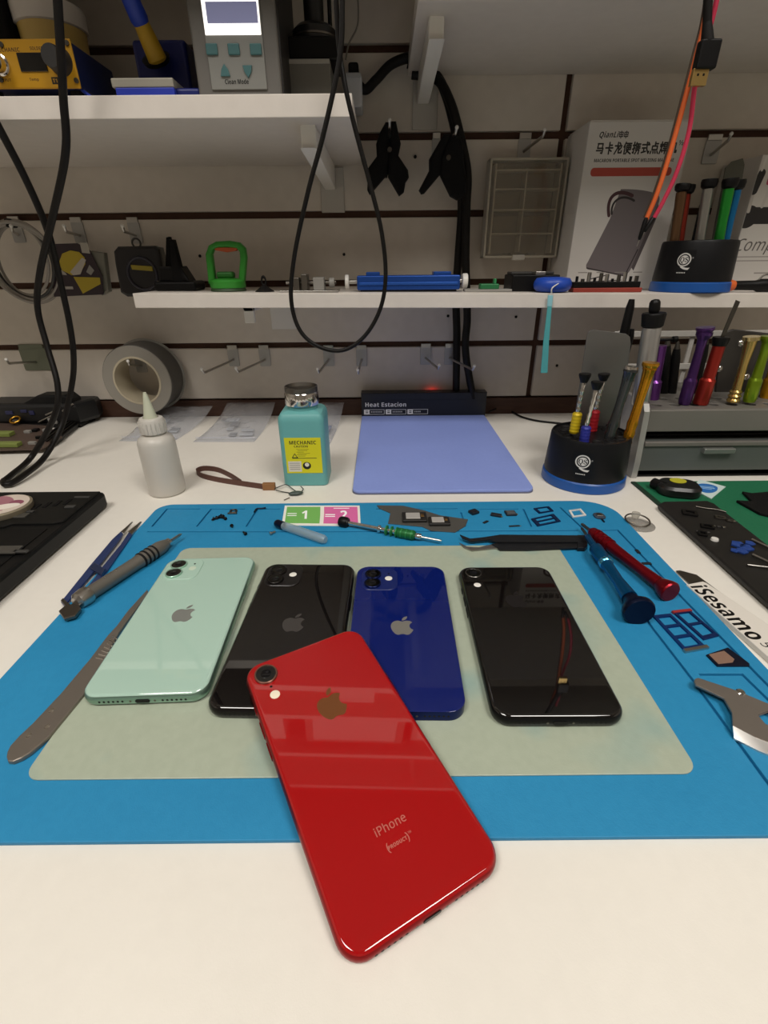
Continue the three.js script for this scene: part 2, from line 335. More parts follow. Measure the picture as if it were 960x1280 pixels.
function phone(cfg) {
  const { w, l, t, name, label } = cfg, o = thing(name, label, 'phone', cfg.pos);
  o.rotation.order = 'YXZ'; o.rotation.set(cfg.tilt || 0, cfg.turn, cfg.lean || 0); origin.delete(o);
  const P = (n, g, m, opt = {}) => part(opt.parent || o, n, g, m, { local: true, ...opt });
  const a = cfg.flat ? 0.0004 : 0.0027, at = deg => { const q = deg * Math.PI / 180; return cfg.flat ? [a * (1 - Math.cos(q)), q < 0 ? a + a * Math.sin(q) : t - a + a * Math.sin(q)] : [a * (1 - Math.cos(q)), t / 2 + t / 2 * Math.sin(q)]; };
  const sweep = (d0, d1, n) => Array.from({ length: n + 1 }, (_, i) => at(d0 + (d1 - d0) * i / n));
  const R = cfg.r || 0.0105;
  P('screen', loft(w, l, R, sweep(-90, -58, 3), true, false), M.glassBlack);
  const frame = P('frame', loft(w, l, R, cfg.flat ? [at(-58), at(-30), at(0), at(40)].concat([]) : sweep(-58, 52, 9), false, false), cfg.frame);
  const back = P('back_glass', loft(w, l, R, sweep(cfg.flat ? 40 : 52, 90, 5).concat([[a + 0.0006, t], [a + 0.0012, t]]), false, true), cfg.glass);
  P('emblem', emblemGeo(0.0192).translate(0, t, -l / 2 + cfg.emblem), cfg.mark);
  // cameras
  const lx = x => -w / 2 + x, lz = z => -l / 2 + z;
  const ring = (x, z, r, h, y0) => {
    const c = P('camera_lens', latheAt(V(lx(x), y0, lz(z)), [[r * 0.86, 0], [r * 0.86, h * 0.75], [0, h * 0.75]].reverse(), 28), M.glassBlack);
    P('lens_ring', latheAt(V(lx(x), y0, lz(z)), [[r, 0], [r, h * 0.85], [r * 0.95, h], [r * 0.88, h], [r * 0.86, h * 0.7]], 28), cfg.ring, { parent: c });
    P('lens_core', latheAt(V(lx(x), y0 + h * 0.75, lz(z)), [[0, 0.0001], [r * 0.42, 0.0001], [r * 0.45, 0]], 20), lensCore, { parent: c });
  };
  if (cfg.cameras === 2) {
    const b = 0.0285, y0 = t, bump = 0.0007;
    P('camera_plate', loft(b, b * 1.03, 0.0075, [[0, 0], [0, bump * 0.5], [0.0005, bump], [0.001, bump]], false, true).translate(lx(0.0045 + b / 2), y0 - 0.00005, lz(0.0045 + b / 2)), cfg.bumpGlass || cfg.glass);
    ring(0.0045 + 0.0088, 0.0045 + 0.0085, 0.0066, 0.0016, y0 + bump - 0.0001); ring(0.0045 + 0.0088, 0.0045 + 0.0208, 0.0066, 0.0016, y0 + bump - 0.0001);
    P('flash', latheAt(V(lx(0.0045 + 0.0215), y0 + bump, lz(0.0045 + 0.0135)), [[0, 0.00012], [0.0027, 0.00012], [0.003, 0]], 20), cfg.flash);
    P('microphone', latheAt(V(lx(0.0045 + 0.0215), y0 + bump, lz(0.0045 + 0.007)), [[0, 0.0001], [0.0008, 0.0001], [0.0009, 0]], 10), M.black);
  } else {
    ring(0.0115, 0.0115, 0.0066, 0.0016, t - 0.0001);
    P('flash', latheAt(V(lx(0.0122), t, lz(0.0265)), [[0, 0.00012], [0.0025, 0.00012], [0.0028, 0]], 20), cfg.flash);
    P('microphone', latheAt(V(lx(0.0118), t, lz(0.0205)), [[0, 0.0001], [0.0007, 0.0001], [0.0008, 0]], 10), M.black);
  }
  // side buttons, port, screws and speaker holes
  const side = (n, s, z, len) => P(n, cbox(s * (w / 2 - 0.0001), t / 2, lz(z), 0.0011, 0.0026, len, 0.0005), cfg.frame);
  side('mute_switch', -1, 0.029, 0.0055); side('volume_button', -1, 0.042, 0.01); side('volume_button', -1, 0.055, 0.01); side('power_button', 1, 0.048, 0.017);
  const bz = l / 2 - 0.00005;
  P('charging_port', loft(0.0086, 0.0027, 0.00135, [[0, 0], [0, 0.0003]], true, true, 5).rotateX(Math.PI / 2).translate(0, t / 2, bz), M.black);
  for (const s of [-1, 1]) {
    P('screw', cyl(V(s * 0.0072, t / 2, bz - 0.0003), V(s * 0.0072, t / 2, bz + 0.0002), 0.0007, 10), M.steelDk);
    for (let k = 0; k < 6; k++) P('speaker_hole', cyl(V(s * (0.0118 + 0.0027 * k), t / 2, bz - 0.0004), V(s * (0.0118 + 0.0027 * k), t / 2, bz + 0.00015), 0.00075, 8), M.black);
  }
  return o;
}
const gloss = (hex, ext = {}) => mat(hex, 0.03, 0, { clearcoat: 1, clearcoatRoughness: 0.02, ...ext });
const flashM = mat(0xf4ead2, 0.2, 0, { clearcoat: 1 });
const darkFlash = mat(0xe9e6de, 0.25);
phone({ name: 'smartphone', label: 'mint green smartphone with two round camera lenses, face down', w: 0.0757, l: 0.1509, t: 0.0083, pos: V(-0.1464, PADY, -0.2761), turn: 0.0314, cameras: 2, emblem: 0.0757, glass: gloss(0xadcbbc), bumpGlass: mat(0xa9c7b7, 0.4), frame: mat(0x8fb09f, 0.3, 0.8), mark: mat(0x8f918c, 0.3, 0.35), ring: mat(0xa9cdb9, 0.3, 0.6), flash: mat(0xc6d6c2, 0.3) });
phone({ name: 'smartphone', label: 'black smartphone with two camera lenses, partly under the red phone', w: 0.0757, l: 0.1509, t: 0.0083, pos: V(-0.0644, PADY, -0.2649), turn: -0.032, cameras: 2, emblem: 0.0757, glass: gloss(0x0f0c0c), bumpGlass: mat(0x1a1717, 0.3), frame: mat(0x2a2725, 0.3, 0.8), mark: mat(0x4a4644, 0.3, 0.3), ring: mat(0x2a2726, 0.3, 0.8), flash: darkFlash });
phone({ name: 'smartphone', label: 'dark blue flat-sided smartphone with two camera lenses', w: 0.0715, l: 0.1467, t: 0.0074, r: 0.0102, flat: true, pos: V(0.0121, PADY, -0.2619), turn: -0.02, cameras: 2, emblem: 0.0737, glass: gloss(0x0d1c62), bumpGlass: mat(0x14225e, 0.3), frame: mat(0x13235c, 0.3, 0.7), mark: mat(0x8a8780, 0.3, 0.35), ring: mat(0x1a2658, 0.25, 0.8), flash: darkFlash });
phone({ name: 'smartphone', label: 'black smartphone with a single camera lens, apart from the others', w: 0.0757, l: 0.1509, t: 0.0083, pos: V(0.0985, PADY, -0.258), turn: -0.0068, cameras: 1, emblem: 0.0448, glass: gloss(0x0e0c0c), frame: mat(0x161515, 0.35, 0.6), mark: mat(0x232020, 0.3, 0.3), ring: mat(0x8a8783, 0.25, 1), flash: darkFlash });
{
  const o = phone({ name: 'smartphone', label: 'glossy red smartphone propped across the other phones', w: 0.0757, l: 0.1509, t: 0.0083, pos: V(-0.0171, 0.0087, -0.1622), turn: 0.4869, tilt: 0.114, lean: 0.0234, cameras: 1, emblem: 0.0458, glass: gloss(0xa0060c), frame: mat(0x8a1216, 0.35, 0.85), mark: mat(0x7a4a28, 0.3, 0.35), ring: mat(0x8f6a5c, 0.3, 0.8), flash: flashM });
  const ink = mat(0xb56a5c, 0.4), flat = g => g.rotateX(-Math.PI / 2);
  part(o, 'lettering', flat(textGeo('iPhone', 0.0037, 0.00006)).translate(0, 0.0083, 0.0395), ink, { local: true });
  part(o, 'lettering', merge([flat(textGeo('(', 0.0034, 0.00006)).translate(-0.0052, 0.0083, 0.0475), flat(textGeo('PRODUCT', 0.0015, 0.00006, font)).translate(-0.0005, 0.0083, 0.0475), flat(textGeo(')', 0.0034, 0.00006)).translate(0.0046, 0.0083, 0.0475), flat(textGeo('TM', 0.0009, 0.00006)).translate(0.0062, 0.0083, 0.0462)]), ink, { local: true });
}
// ---------------------------------------------------------------- tools lying on the mat
const MY = MAT;
const upTo = (r, a) => onY(a[0], a[1], MY + r);
{ // scalpel handle
  const o = thing('scalpel_handle', 'steel scalpel handle tucked under the mint phone edge', 'scalpel', onY(60, 890, MY));
  const c = [[8, 946], [9, 940], [13, 932], [24, 920], [40, 905], [75, 868], [113, 823], [134, 795], [146, 782], [160, 763], [184, 737]], d = [[10, 952], [16, 952.5], [27, 948], [38, 941], [50, 931], [62, 920], [86, 891], [114, 857], [131, 826], [141, 804], [150, 789], [163, 771], [186, 741]];
  part(o, 'handle', slab(pxT(c.concat(d.reverse()), 0.0055), MY, 0.0028, 0.0007), mat(0x8d857c, 0.35, 0.7));
  for (let k = 0; k < 7; k++) {
    const f = k / 6, p = onY(120 + 21 * f, 822 - 27 * f, MY + 0.003), q = onY(130 + 16 * f, 824 - 25 * f, MY + 0.003);
    part(o, 'grip_ridge', cyl(V(p.x, MY + 0.0027, p.z), V(q.x, MY + 0.0027, q.z), 0.0007, 8), M.chrome);
  }
  for (const [x, y] of [[36, 919], [59, 908], [64, 888]]) { const p = onY(x, y, MY + 0.0028); part(o, 'stamped_dot', latheAt(V(p.x, MY + 0.0028, p.z), [[0, 0.00015], [0.0012, 0.0001], [0.0015, 0]], 10), M.chrome); }
}
{ // knurled hobby knife
  const r = 0.006, a = upTo(r, [98, 751]), b = upTo(r, [209, 679]), o = thing('precision_screwdriver', 'grey metal screwdriver with black grip rings beside the blue tweezers', 'screwdriver', onY(150, 720, MY));
  const q = [[0, 0.0048], [0.02, 0.0062], [0.05, 0.0066], [0.07, 0.0062], [0.1, 0.0056]];
  part(o, 'handle', rod(a, b, [...q, [0.6, 0.0056], [0.66, 0.0062], [0.9, 0.0064], [0.95, 0.0055], [1, 0.004]]), mat(0x7b766e, 0.45, 0.55));
  const L = t => a.clone().lerp(b, t);
  for (let k = 0; k < 4; k++) part(o, 'grip_ring', rod(L(0.655 + 0.05 * k), L(0.68 + 0.05 * k), [[0, 0.0062], [0.3, 0.0069], [0.7, 0.0069], [1, 0.0062]]), M.rubber);
  part(o, 'end_cap', rod(L(-0.03), L(0.1), [[0, 0.004], [0.2, 0.0066], [0.7, 0.0074], [1, 0.0069]], 28), M.steel);
  part(o, 'collar', rod(L(0.995), L(1.045), [[0, 0.0038], [0.7, 0.0038], [1, 0.0022]]), M.chrome);
  part(o, 'shaft', rod(L(1.04), L(1.2), [[0, 0.0016], [0.85, 0.0014], [1, 0.0006]], 10), M.steel);
  for (const f of [0.28, 0.34, 0.4]) { const p = L(f); part(o, 'dot', latheAt(V(p.x, p.y + 0.0054, p.z), [[0, 0.0004], [0.0007, 0.0003], [0.0008, 0]], 8), M.chrome); }
  part(o, 'end_tab', slab(pxT([[73, 763], [80, 757], [97, 752], [101, 760], [94, 769], [80, 773]], MY + 0.005), MY + 0.002, 0.0028, 0.0007), M.steelDk);
}
{ // blue tweezers, half on the bench
  const o = thing('tweezers', 'dark blue metal tweezers with fine silver tips', 'tweezers', onY(120, 710, 0.001));
  const arm = (pts, y, h, m, n = 'arm') => part(o, n, slab(pxT(pts, y + h), y, h, 0.0004), m);
  const bl = mat(0x3a4a7c, 0.35, 0.5);
  arm([[76, 752], [80, 757], [119, 712], [128, 701], [147, 677], [154, 667], [151, 664], [140, 674], [113, 706]], 0.0032, 0.0016, bl);
  arm([[86, 761], [91, 764], [124, 724], [134, 713], [159, 677], [165, 668], [161, 665], [151, 680], [128, 708], [119, 721]], 0.0034, 0.0016, bl);
  arm([[151, 664], [155, 666], [166, 652], [164.5, 652]], 0.0034, 0.0012, M.steel, 'tip');
  arm([[160, 664], [165, 668], [177, 652], [175.5, 651.5]], 0.0036, 0.0012, M.steel, 'tip');
  part(o, 'clasp', slab(pxT([[112, 709], [118, 703], [132, 711], [127, 719]], 0.007), 0.005, 0.0022, 0.0006), mat(0x3a4568, 0.35, 0.6));
  part(o, 'end_weld', slab(pxT([[76, 751], [79, 748], [91, 759], [87, 765]], 0.005), 0.003, 0.0028, 0.0006), M.steelDk);
}
{ // black tweezers
  const o = thing('tweezers', 'black anti-static tweezers with curved bright tips lying across the pad edge', 'tweezers', onY(655, 678, MY));
  const arm = (pts, y, h, m, n = 'arm') => part(o, n, slab(pxT(pts, y + h), y, h, 0.0004), m);
  const blk = mat(0x121316, 0.4);
  arm([[625, 668], [734, 669], [733, 677], [620, 677], [612, 674], [588, 676], [578, 672], [575, 668], [588, 673], [606, 671]], MY + 0.0032, 0.0016, blk);
  arm([[622, 678], [733, 677], [732, 684], [660, 687], [625, 687], [614, 680]], MY + 0.0015, 0.0016, blk);
  arm([[614, 680], [625, 687], [620, 685], [590, 688], [580, 684], [574, 678], [584, 683], [598, 684]], MY + 0.0014, 0.0012, M.steel, 'tip');
  part(o, 'end_weld', slab(pxT([[722, 668.5], [732, 669], [735, 672], [734.5, 682], [731, 685], [722, 685]], MY + 0.004), MY + 0.0002, 0.0042, 0.0008), blk);
}
// screwdrivers on the mat
function driver(label, aPx, bPx, r, handleProf, hm, opt = {}) {
  const a = upTo(r, aPx), b = upTo(r, bPx), o = thing('precision_screwdriver', label, 'screwdriver', V((a.x + b.x) / 2, MY, (a.z + b.z) / 2));
  const L = t => a.clone().lerp(b, t);
  part(o, 'handle', rod(L(opt.h0), L(1 - (opt.cap || 0)), handleProf), hm);
  for (const [t0, t1, rr2, mm] of opt.shaft) part(o, 'shaft', rod(L(t0), L(t1), [[0, rr2 * 0.7], [0.1, rr2], [1, rr2]], 10), mm);
  for (const t of opt.rings || []) part(o, 'grip_ring', rod(L(t), L(t + 0.022), [[0, r * 0.8], [0.3, opt.ringR || r * 1.05], [0.7, opt.ringR || r * 1.05], [1, r * 0.8]]), opt.ringM || hm);
  if (opt.cap) part(o, 'cap', rod(L(1 - opt.cap), L(1), opt.capProf || [[0, r * 0.8], [0.2, r], [0.85, r], [1, r * 0.8]]), opt.capM || hm);
  for (const [t0, t1, rad, mm] of opt.bands || []) part(o, 'collar', rod(L(t0), L(t1), [[0, rad * 0.85], [0.2, rad], [0.8, rad], [1, rad * 0.85]]), mm);
  return o;
}
const redAn = mat(0x8f1420, 0.28, 0.75), blueAn = mat(0x0d5f92, 0.28, 0.75), navy = mat(0x0b1430, 0.3, 0.6);
driver('dark red metal screwdriver with ribbed neck lying beside the blue one', [727, 655], [839, 741], 0.0078, [[0, 0.003], [0.04, 0.0052], [0.2, 0.0058], [0.4, 0.005], [0.75, 0.0043], [1, 0.0052]], redAn,
  { h0: 0.12, cap: 0.11, shaft: [[0, 0.13, 0.0016, M.steelDk]], rings: [0.2, 0.25, 0.3, 0.35], ringR: 0.0061, ringM: redAn, capProf: [[0, 0.005], [0.3, 0.0068], [0.7, 0.0084], [0.9, 0.0086], [1, 0.0078]] });
driver('bright blue metal screwdriver with a wide dark cap on the mat', [727, 660], [800, 766], 0.0105, [[0, 0.0042], [0.03, 0.0056], [0.22, 0.0056], [0.25, 0.0047], [0.7, 0.0043], [1, 0.006]], blueAn,
  { h0: 0.28, cap: 0.14, shaft: [[0, 0.14, 0.0014, M.steelDk], [0.12, 0.29, 0.003, blueAn]], bands: [[0.46, 0.5, 0.0058, mat(0x5fb4d8, 0.2, 0.9)]], capM: navy, capProf: [[0, 0.0052], [0.3, 0.0064], [0.72, 0.0112], [0.9, 0.0116], [1, 0.0108]] });
driver('green-handled precision screwdriver with chrome shaft and black ball end', [552, 676], [427, 652], 0.0045, [[0, 0.0036], [0.08, 0.0048], [0.9, 0.0048], [1, 0.0036]], mat(0x1c6b33, 0.4, 0.3),
  { h0: 0.25, cap: 0.57, shaft: [[0, 0.2, 0.0011, M.steel]], rings: [0.28, 0.33, 0.38, 0.43, 0.48, 0.53].map(x => x - 0.01), ringR: 0.0051, ringM: mat(0x2c8446, 0.4, 0.3), capM: M.chrome, capProf: [[0, 0.0028], [0.1, 0.002], [0.8, 0.002], [1, 0.002]], bands: [[0.19, 0.25, 0.003, M.chrome], [0.59, 0.62, 0.0036, M.chrome], [0.93, 1.02, 0.0055, M.black]] });
{ // mixed parts in the back tray of the mat
  const sh = thing('shield_plate', 'dark grey shield plate with two camera modules in the mat tray', 'phone part', onY(535, 650, MY));
  part(sh, 'plate', slab(pxT([[471, 631.5], [504, 632], [531, 638], [550, 644], [585, 649], [582, 657], [569, 665], [539, 663], [528, 658], [485, 654], [488, 641], [474, 635]], MY + 0.001), MY, 0.001, 0.0003), mat(0x5b5954, 0.55, 0.4));
  for (const [x, y, s] of [[518, 646, 1], [549, 651, 0.85]]) {
    const p = onY(x, y, MY + 0.003), q = part(sh, 'camera_module', cbox(p.x, MY + 0.0025, p.z, 0.025 * s, 0.003, 0.019 * s, 0.001), mat(0x1c1a17, 0.5));
    part(q, 'metal_cover', cbox(p.x - 0.0015, MY + 0.0043, p.z, 0.0145 * s, 0.001, 0.0125 * s, 0.0003), mat(0xc9c5be, 0.35, 0.4));
    part(q, 'contact', cbox(p.x + 0.0082 * s, MY + 0.0042, p.z - 0.001, 0.0035 * s, 0.0006, 0.005 * s, 0.0002), M.brass);
  }
  // wipes card
  const ca = onY(352, 656.5, MY + 0.0006), cb = onY(451, 657.5, MY + 0.0006), cc = onY(449.5, 632, MY + 0.0006), cd = onY(356, 632, MY + 0.0006);
  const cardM = canvasMat(768, 256, (x, w, h) => {
    x.fillStyle = '#f0ede4'; x.fillRect(0, 0, w, h);
    x.fillStyle = '#74b45c'; x.fillRect(26, 18, 340, 214); x.fillStyle = '#dc6ba6'; x.fillRect(404, 18, 340, 214);
    x.fillStyle = '#fff'; x.font = 'bold 150px sans-serif'; x.fillText('1', 175, 178); x.fillText('2', 560, 178);
    x.fillRect(40, 104, 92, 10); x.fillRect(40, 130, 92, 10); x.fillRect(416, 116, 100, 12); x.fillRect(416, 140, 100, 10); x.fillRect(500, 34, 160, 9);
  }, 0.5);
  const cardG = sheet(ca, cb, cc, cd, 0.0006); cardG.translate(0, -0.0005, 0);
  solo('wipe_sachet', 'white card with green panel 1 and pink panel 2', 'card', cardG, cardM, onY(400, 645, MY));
  // translucent dropper tube
  const ta = onY(354, 657, MY + 0.0045), tb = onY(407, 675, MY + 0.0045), tt = thing('plastic_tube', 'short translucent plastic tube by the numbered card', 'tube', onY(380, 666, MY));
  part(tt, 'tube_body', rod(ta, tb, [[0, 0.0035], [0.04, 0.0043], [0.94, 0.0043], [1, 0.0032]]), mat(0xd3e3e8, 0.3, 0, { transmission: 0.75, thickness: 0 }));
  part(tt, 'cap', rod(onY(345, 653.5, MY + 0.0045), ta, [[0, 0.003], [0.2, 0.0041], [1, 0.0041]]), navy);
}
// loose screws and chips
function scr(px, py, label, o = {}) {
  const p = onY(px, py, MY), g = thing(o.name || 'loose_screw', label, 'screw', V(p.x, MY, p.z), o.group), a = rr(0, 6.28), l = o.l || 0.005;
  const d = V(Math.cos(a), 0, Math.sin(a)), h = 0.0018;
  part(g, 'head', rod(V(p.x, MY + h, p.z).addScaledVector(d, -0.0012), V(p.x, MY + h, p.z), [[0, h * 0.8], [0.4, h], [1, h]], 12), o.m || M.iron);
  part(g, 'thread', rod(V(p.x, MY + h, p.z), V(p.x, MY + h, p.z).addScaledVector(d, l), [[0, h * 0.55], [0.9, h * 0.55], [1, h * 0.3]], 8), o.m || M.iron);
}
scr(307, 669, 'single tiny dark screw below the tray groove', { m: M.black });
scr(339, 668.5, 'single tiny bright screw below the tray groove', { m: M.steel });
scr(290, 659, 'tiny dark screw in front of the screw cluster', { m: M.black, l: 0.003 });
for (const [x, y, l] of [[275, 648, 0.006], [279, 647, 0.005], [271, 649, 0.006], [268, 650, 0.004], [282, 650, 0.004]]) scr(x, y, 'small black screw in a heap in the second tray cell', { m: M.black, l, group: 'heap of black screws on the mat' });
{ const p = onY(292, 640, MY); const g = thing('spring_clip', 'small dark spring clip behind the screw heap', 'clip', V(p.x, MY, p.z));
  part(g, 'ring', new THREE.TorusGeometry(0.0034, 0.0009, 8, 20).rotateX(-Math.PI / 2).translate(p.x, MY + 0.0012, p.z), M.iron); part(g, 'foot', cbox(p.x, MY + 0.0009, p.z + 0.0045, 0.01, 0.0016, 0.002, 0.0005), M.iron); }
{ const p = onY(324, 637, MY); solo('wire_clip', 'thin bent dark wire in the third tray cell', 'clip', tube([[318, 640], [321, 636], [328, 635.5], [332, 634.5]].map(q => onY(q[0], q[1], MY + 0.0011)), 0.0009, 20, 6), navy, V(p.x, MY, p.z)); }
const chipB = mat(0x16181f, 0.45), chipG = mat(0x6e7478, 0.4, 0.6);
function chip(name, label, px, py, w, d, h, m, turn = 0, top) {
  const p = onY(px, py, MY), g = thing(name, label, 'phone part', V(p.x, MY, p.z)); g.rotation.y = turn; origin.delete(g);
  part(g, 'body', cbox(0, h / 2, 0, w, h, d, 0.0005), m, { local: true });
  if (top) part(g, 'cover', cbox(0, h + 0.0002, 0, w * 0.8, 0.0005, d * 0.75, 0.0002), top, { local: true });
  part(g, 'contact', cbox(w * 0.5, h * 0.35, d * 0.2, w * 0.25, h * 0.4, d * 0.25, 0.0002), M.brass, { local: true });
}
chip('speaker_module', 'small black module left of the tiny bar in the tray', 592, 641.5, 0.009, 0.008, 0.003, chipB, 0.5);
chip('vibration_motor', 'small dark bar between the black module and grey chip', 620, 645, 0.011, 0.005, 0.0025, chipB, -0.4);
chip('shield_chip', 'square grey metal shielded chip in the tray', 638, 642.5, 0.011, 0.01, 0.002, chipB, 0.05, chipG);
chip('flex_scrap', 'scrap of black flex with gold end near the tray divider', 607, 653, 0.007, 0.003, 0.001, chipB, 0.7);
chip('flex_scrap', 'thin black flex strip beside the tray groove', 643, 658, 0.011, 0.0022, 0.001, chipB, 0.1);
function cells(label, q, n, m, end) {                // open frame: four corner pixels, n cells from the first edge to the last
  const w = pxT(q, MY + 0.0014).map(v => new THREE.Vector2(...v)), at = (u, v) => { const a = w[0].clone().lerp(w[1], u), b = w[3].clone().lerp(w[2], u), c = a.lerp(b, v); return [c.x, c.y]; };
  const c = at(0.5, 0.5), g = thing('card_tray', label, 'card tray', V(c[0], MY, c[1])), holes = [];
  for (let k = 0; k < n; k++) { const a = 0.07 + 0.88 * k / n, b = 0.07 + 0.88 * (k + 1) / n - 0.05; holes.push([at(0.13, a), at(0.87, a), at(0.87, b), at(0.13, b)]); }
  part(g, 'frame', slab([at(0, 0), at(1, 0), at(1, 1), at(0, 1)], MY, 0.0014, 0.0002, holes), m);
  if (end) part(g, 'end_plate', slab(end.far ? [at(-0.04, 0.95), at(1.06, 0.95), at(1.06, 1.02), at(-0.04, 1.02)] : [at(-0.04, -0.02), at(1.06, -0.02), at(1.06, 0.06), at(-0.04, 0.06)], MY, 0.0022, 0.0003), end.m);
}
function tray(label, out, holes, m, ins, insM) {     // card tray: thin frame with open cells
  const w = pxT(out, MY + 0.0014), c = w.reduce((s, q) => [s[0] + q[0] / w.length, s[1] + q[1] / w.length], [0, 0]);
  const g = thing('card_tray', label, 'card tray', V(c[0], MY, c[1]));
  part(g, 'frame', slab(w, MY, 0.0014, 0.0003, holes.map(h => pxT(h, MY + 0.0014))), m);
  if (ins) part(g, ins.n, slab(pxT(ins.p, MY + 0.0016), MY + 0.0002, 0.0016, 0.0002), insM);
}
cells('navy three-cell card tray frame beside the red-tipped frame', [[816, 769], [838, 766.5], [884, 809], [857, 814]], 3, mat(0x123a78, 0.35, 0.5), { far: true, m: M.steel });
cells('navy card tray frame with red end plate', [[841, 764.5], [862, 762], [899, 794], [880, 799]], 2, mat(0x142f66, 0.35, 0.5), { m: mat(0xb43a3a, 0.4, 0.4) });
tray('dark card tray holding a coppery card, beside the grey opening tool', [[883, 818], [910, 809], [937, 829], [937, 832], [897, 832]], [[[888, 818], [906, 813.5], [918, 824], [915, 828], [898, 829]]], mat(0x10162c, 0.4, 0.5), { n: 'chip_card', p: [[886, 818], [905, 813.5], [918, 824], [916, 828], [898, 830]] }, mat(0xa98775, 0.35, 0.5));
cells('empty dark blue twin-cell tray frame in the back tray', [[664, 648], [692, 642], [701, 651], [672, 657]], 2, mat(0x132a55, 0.4, 0.5));
cells('small dark blue tray frame behind the twin-cell one', [[667, 635], [686, 632.5], [692, 638], [674, 641]], 1, mat(0x132a55, 0.4, 0.5));
cells('small white square frame in the corner of the tray', [[711, 637.5], [726, 635.5], [733, 643.5], [716, 646]], 1, mat(0xe0dcd6, 0.4));
{ // small clear-capped module
  const p = onY(749, 646, MY), g = thing('button_module', 'small grey rounded module beside the white square frame', 'phone part', V(p.x, MY, p.z));
  part(g, 'body', slab(rrect(0.011, 0.012, 0.004).map(([x, z]) => [x + p.x, z + p.z]), MY, 0.002, 0.0005), mat(0x4f5d6c, 0.35, 0.5)); part(g, 'cover', cbox(p.x, MY + 0.0023, p.z - 0.001, 0.006, 0.0008, 0.006, 0.0003), M.steel); part(g, 'tail', cbox(p.x, MY + 0.0006, p.z + 0.0085, 0.0018, 0.001, 0.008, 0.0003), navy);
}
solo('flex_strip', 'tiny black flex strip near the red screwdriver', 'phone part', cbox(onY(808, 705, MY).x, MY + 0.0006, onY(808, 705, MY).z, 0.008, 0.001, 0.003, 0.0003), chipB, onY(808, 705, MY));
solo('flex_strip', 'tiny upright black flex piece behind the other near the red screwdriver', 'phone part', cbox(onY(797, 690, MY).x, MY + 0.0006, onY(797, 690, MY).z, 0.003, 0.001, 0.006, 0.0003), chipB, onY(797, 690, MY));
{ // clear suction disc with wire ring
  const p = onY(798, 656, 0), o = thing('suction_ring', 'clear plastic disc with a wire ring beside the mat corner', 'suction cup', V(p.x, 0, p.z));
  part(o, 'disc', latheAt(V(p.x, 0, p.z), [[0, 0.004], [0.006, 0.0035], [0.012, 0.0015], [0.0155, 0.0003], [0.0155, 0], [0, 0]], 30), mat(0xe6e4e0, 0.15, 0, { transmission: 0.8, thickness: 0 }));
  part(o, 'ring', new THREE.TorusGeometry(0.0115, 0.0008, 8, 36).rotateX(-Math.PI / 2 + 0.1).translate(p.x - 0.001, 0.0045, p.z - 0.002), M.steelDk);
  part(o, 'knob', latheAt(V(p.x, 0.003, p.z - 0.009), [[0, 0.006], [0.004, 0.006], [0.0042, 0.004], [0.003, 0]], 20), M.clear);
}
{ // slim metal opener with printed white sleeve
  const o = thing('opening_tool', 'thin steel opener with printed white sleeve beside the mat', 'opening tool', onY(910, 770, 0));
  part(o, 'blade', slab(pxT([[845, 713], [850, 712.5], [871, 718], [990, 806], [990, 846]], 0.002), 0.0012, 0.0006, 0.0002), M.steelDk);
  const ll = onY(990, 848, 0.004), lr = onY(990, 800, 0.004), ur = onY(882, 727, 0.004), ul = onY(858, 730.5, 0.004);
  part(o, 'sleeve', slab([[ul.x, ul.z], [ur.x - 0.002, ur.z - 0.0005], [ur.x, ur.z + 0.002], [lr.x, lr.z], [ll.x, ll.z]], 0, 0.0042, 0.0008), mat(0xdcd6cc, 0.5));
  // lettering runs along the sleeve
  const dir = ll.clone().sub(ul).setY(0).normalize(), g = textGeo('iSesamo', 0.0132, 0.00008, font); g.computeBoundingBox();
  const ang = Math.atan2(-dir.z, dir.x), mid = onY(908, 763, 0.0042);
  g.scale(0.88, 1, 1); g.rotateX(-Math.PI / 2); g.rotateY(ang); g.translate(mid.x, 0.0042, mid.z);
  part(o, 'lettering', g, M.black);
  const g2 = textGeo('5', 0.007, 0.00008, fontR), m2 = onY(958, 806, 0.0042); g2.rotateX(-Math.PI / 2); g2.rotateY(ang); g2.translate(m2.x, 0.0042, m2.z); part(o, 'lettering', g2, M.black);
}
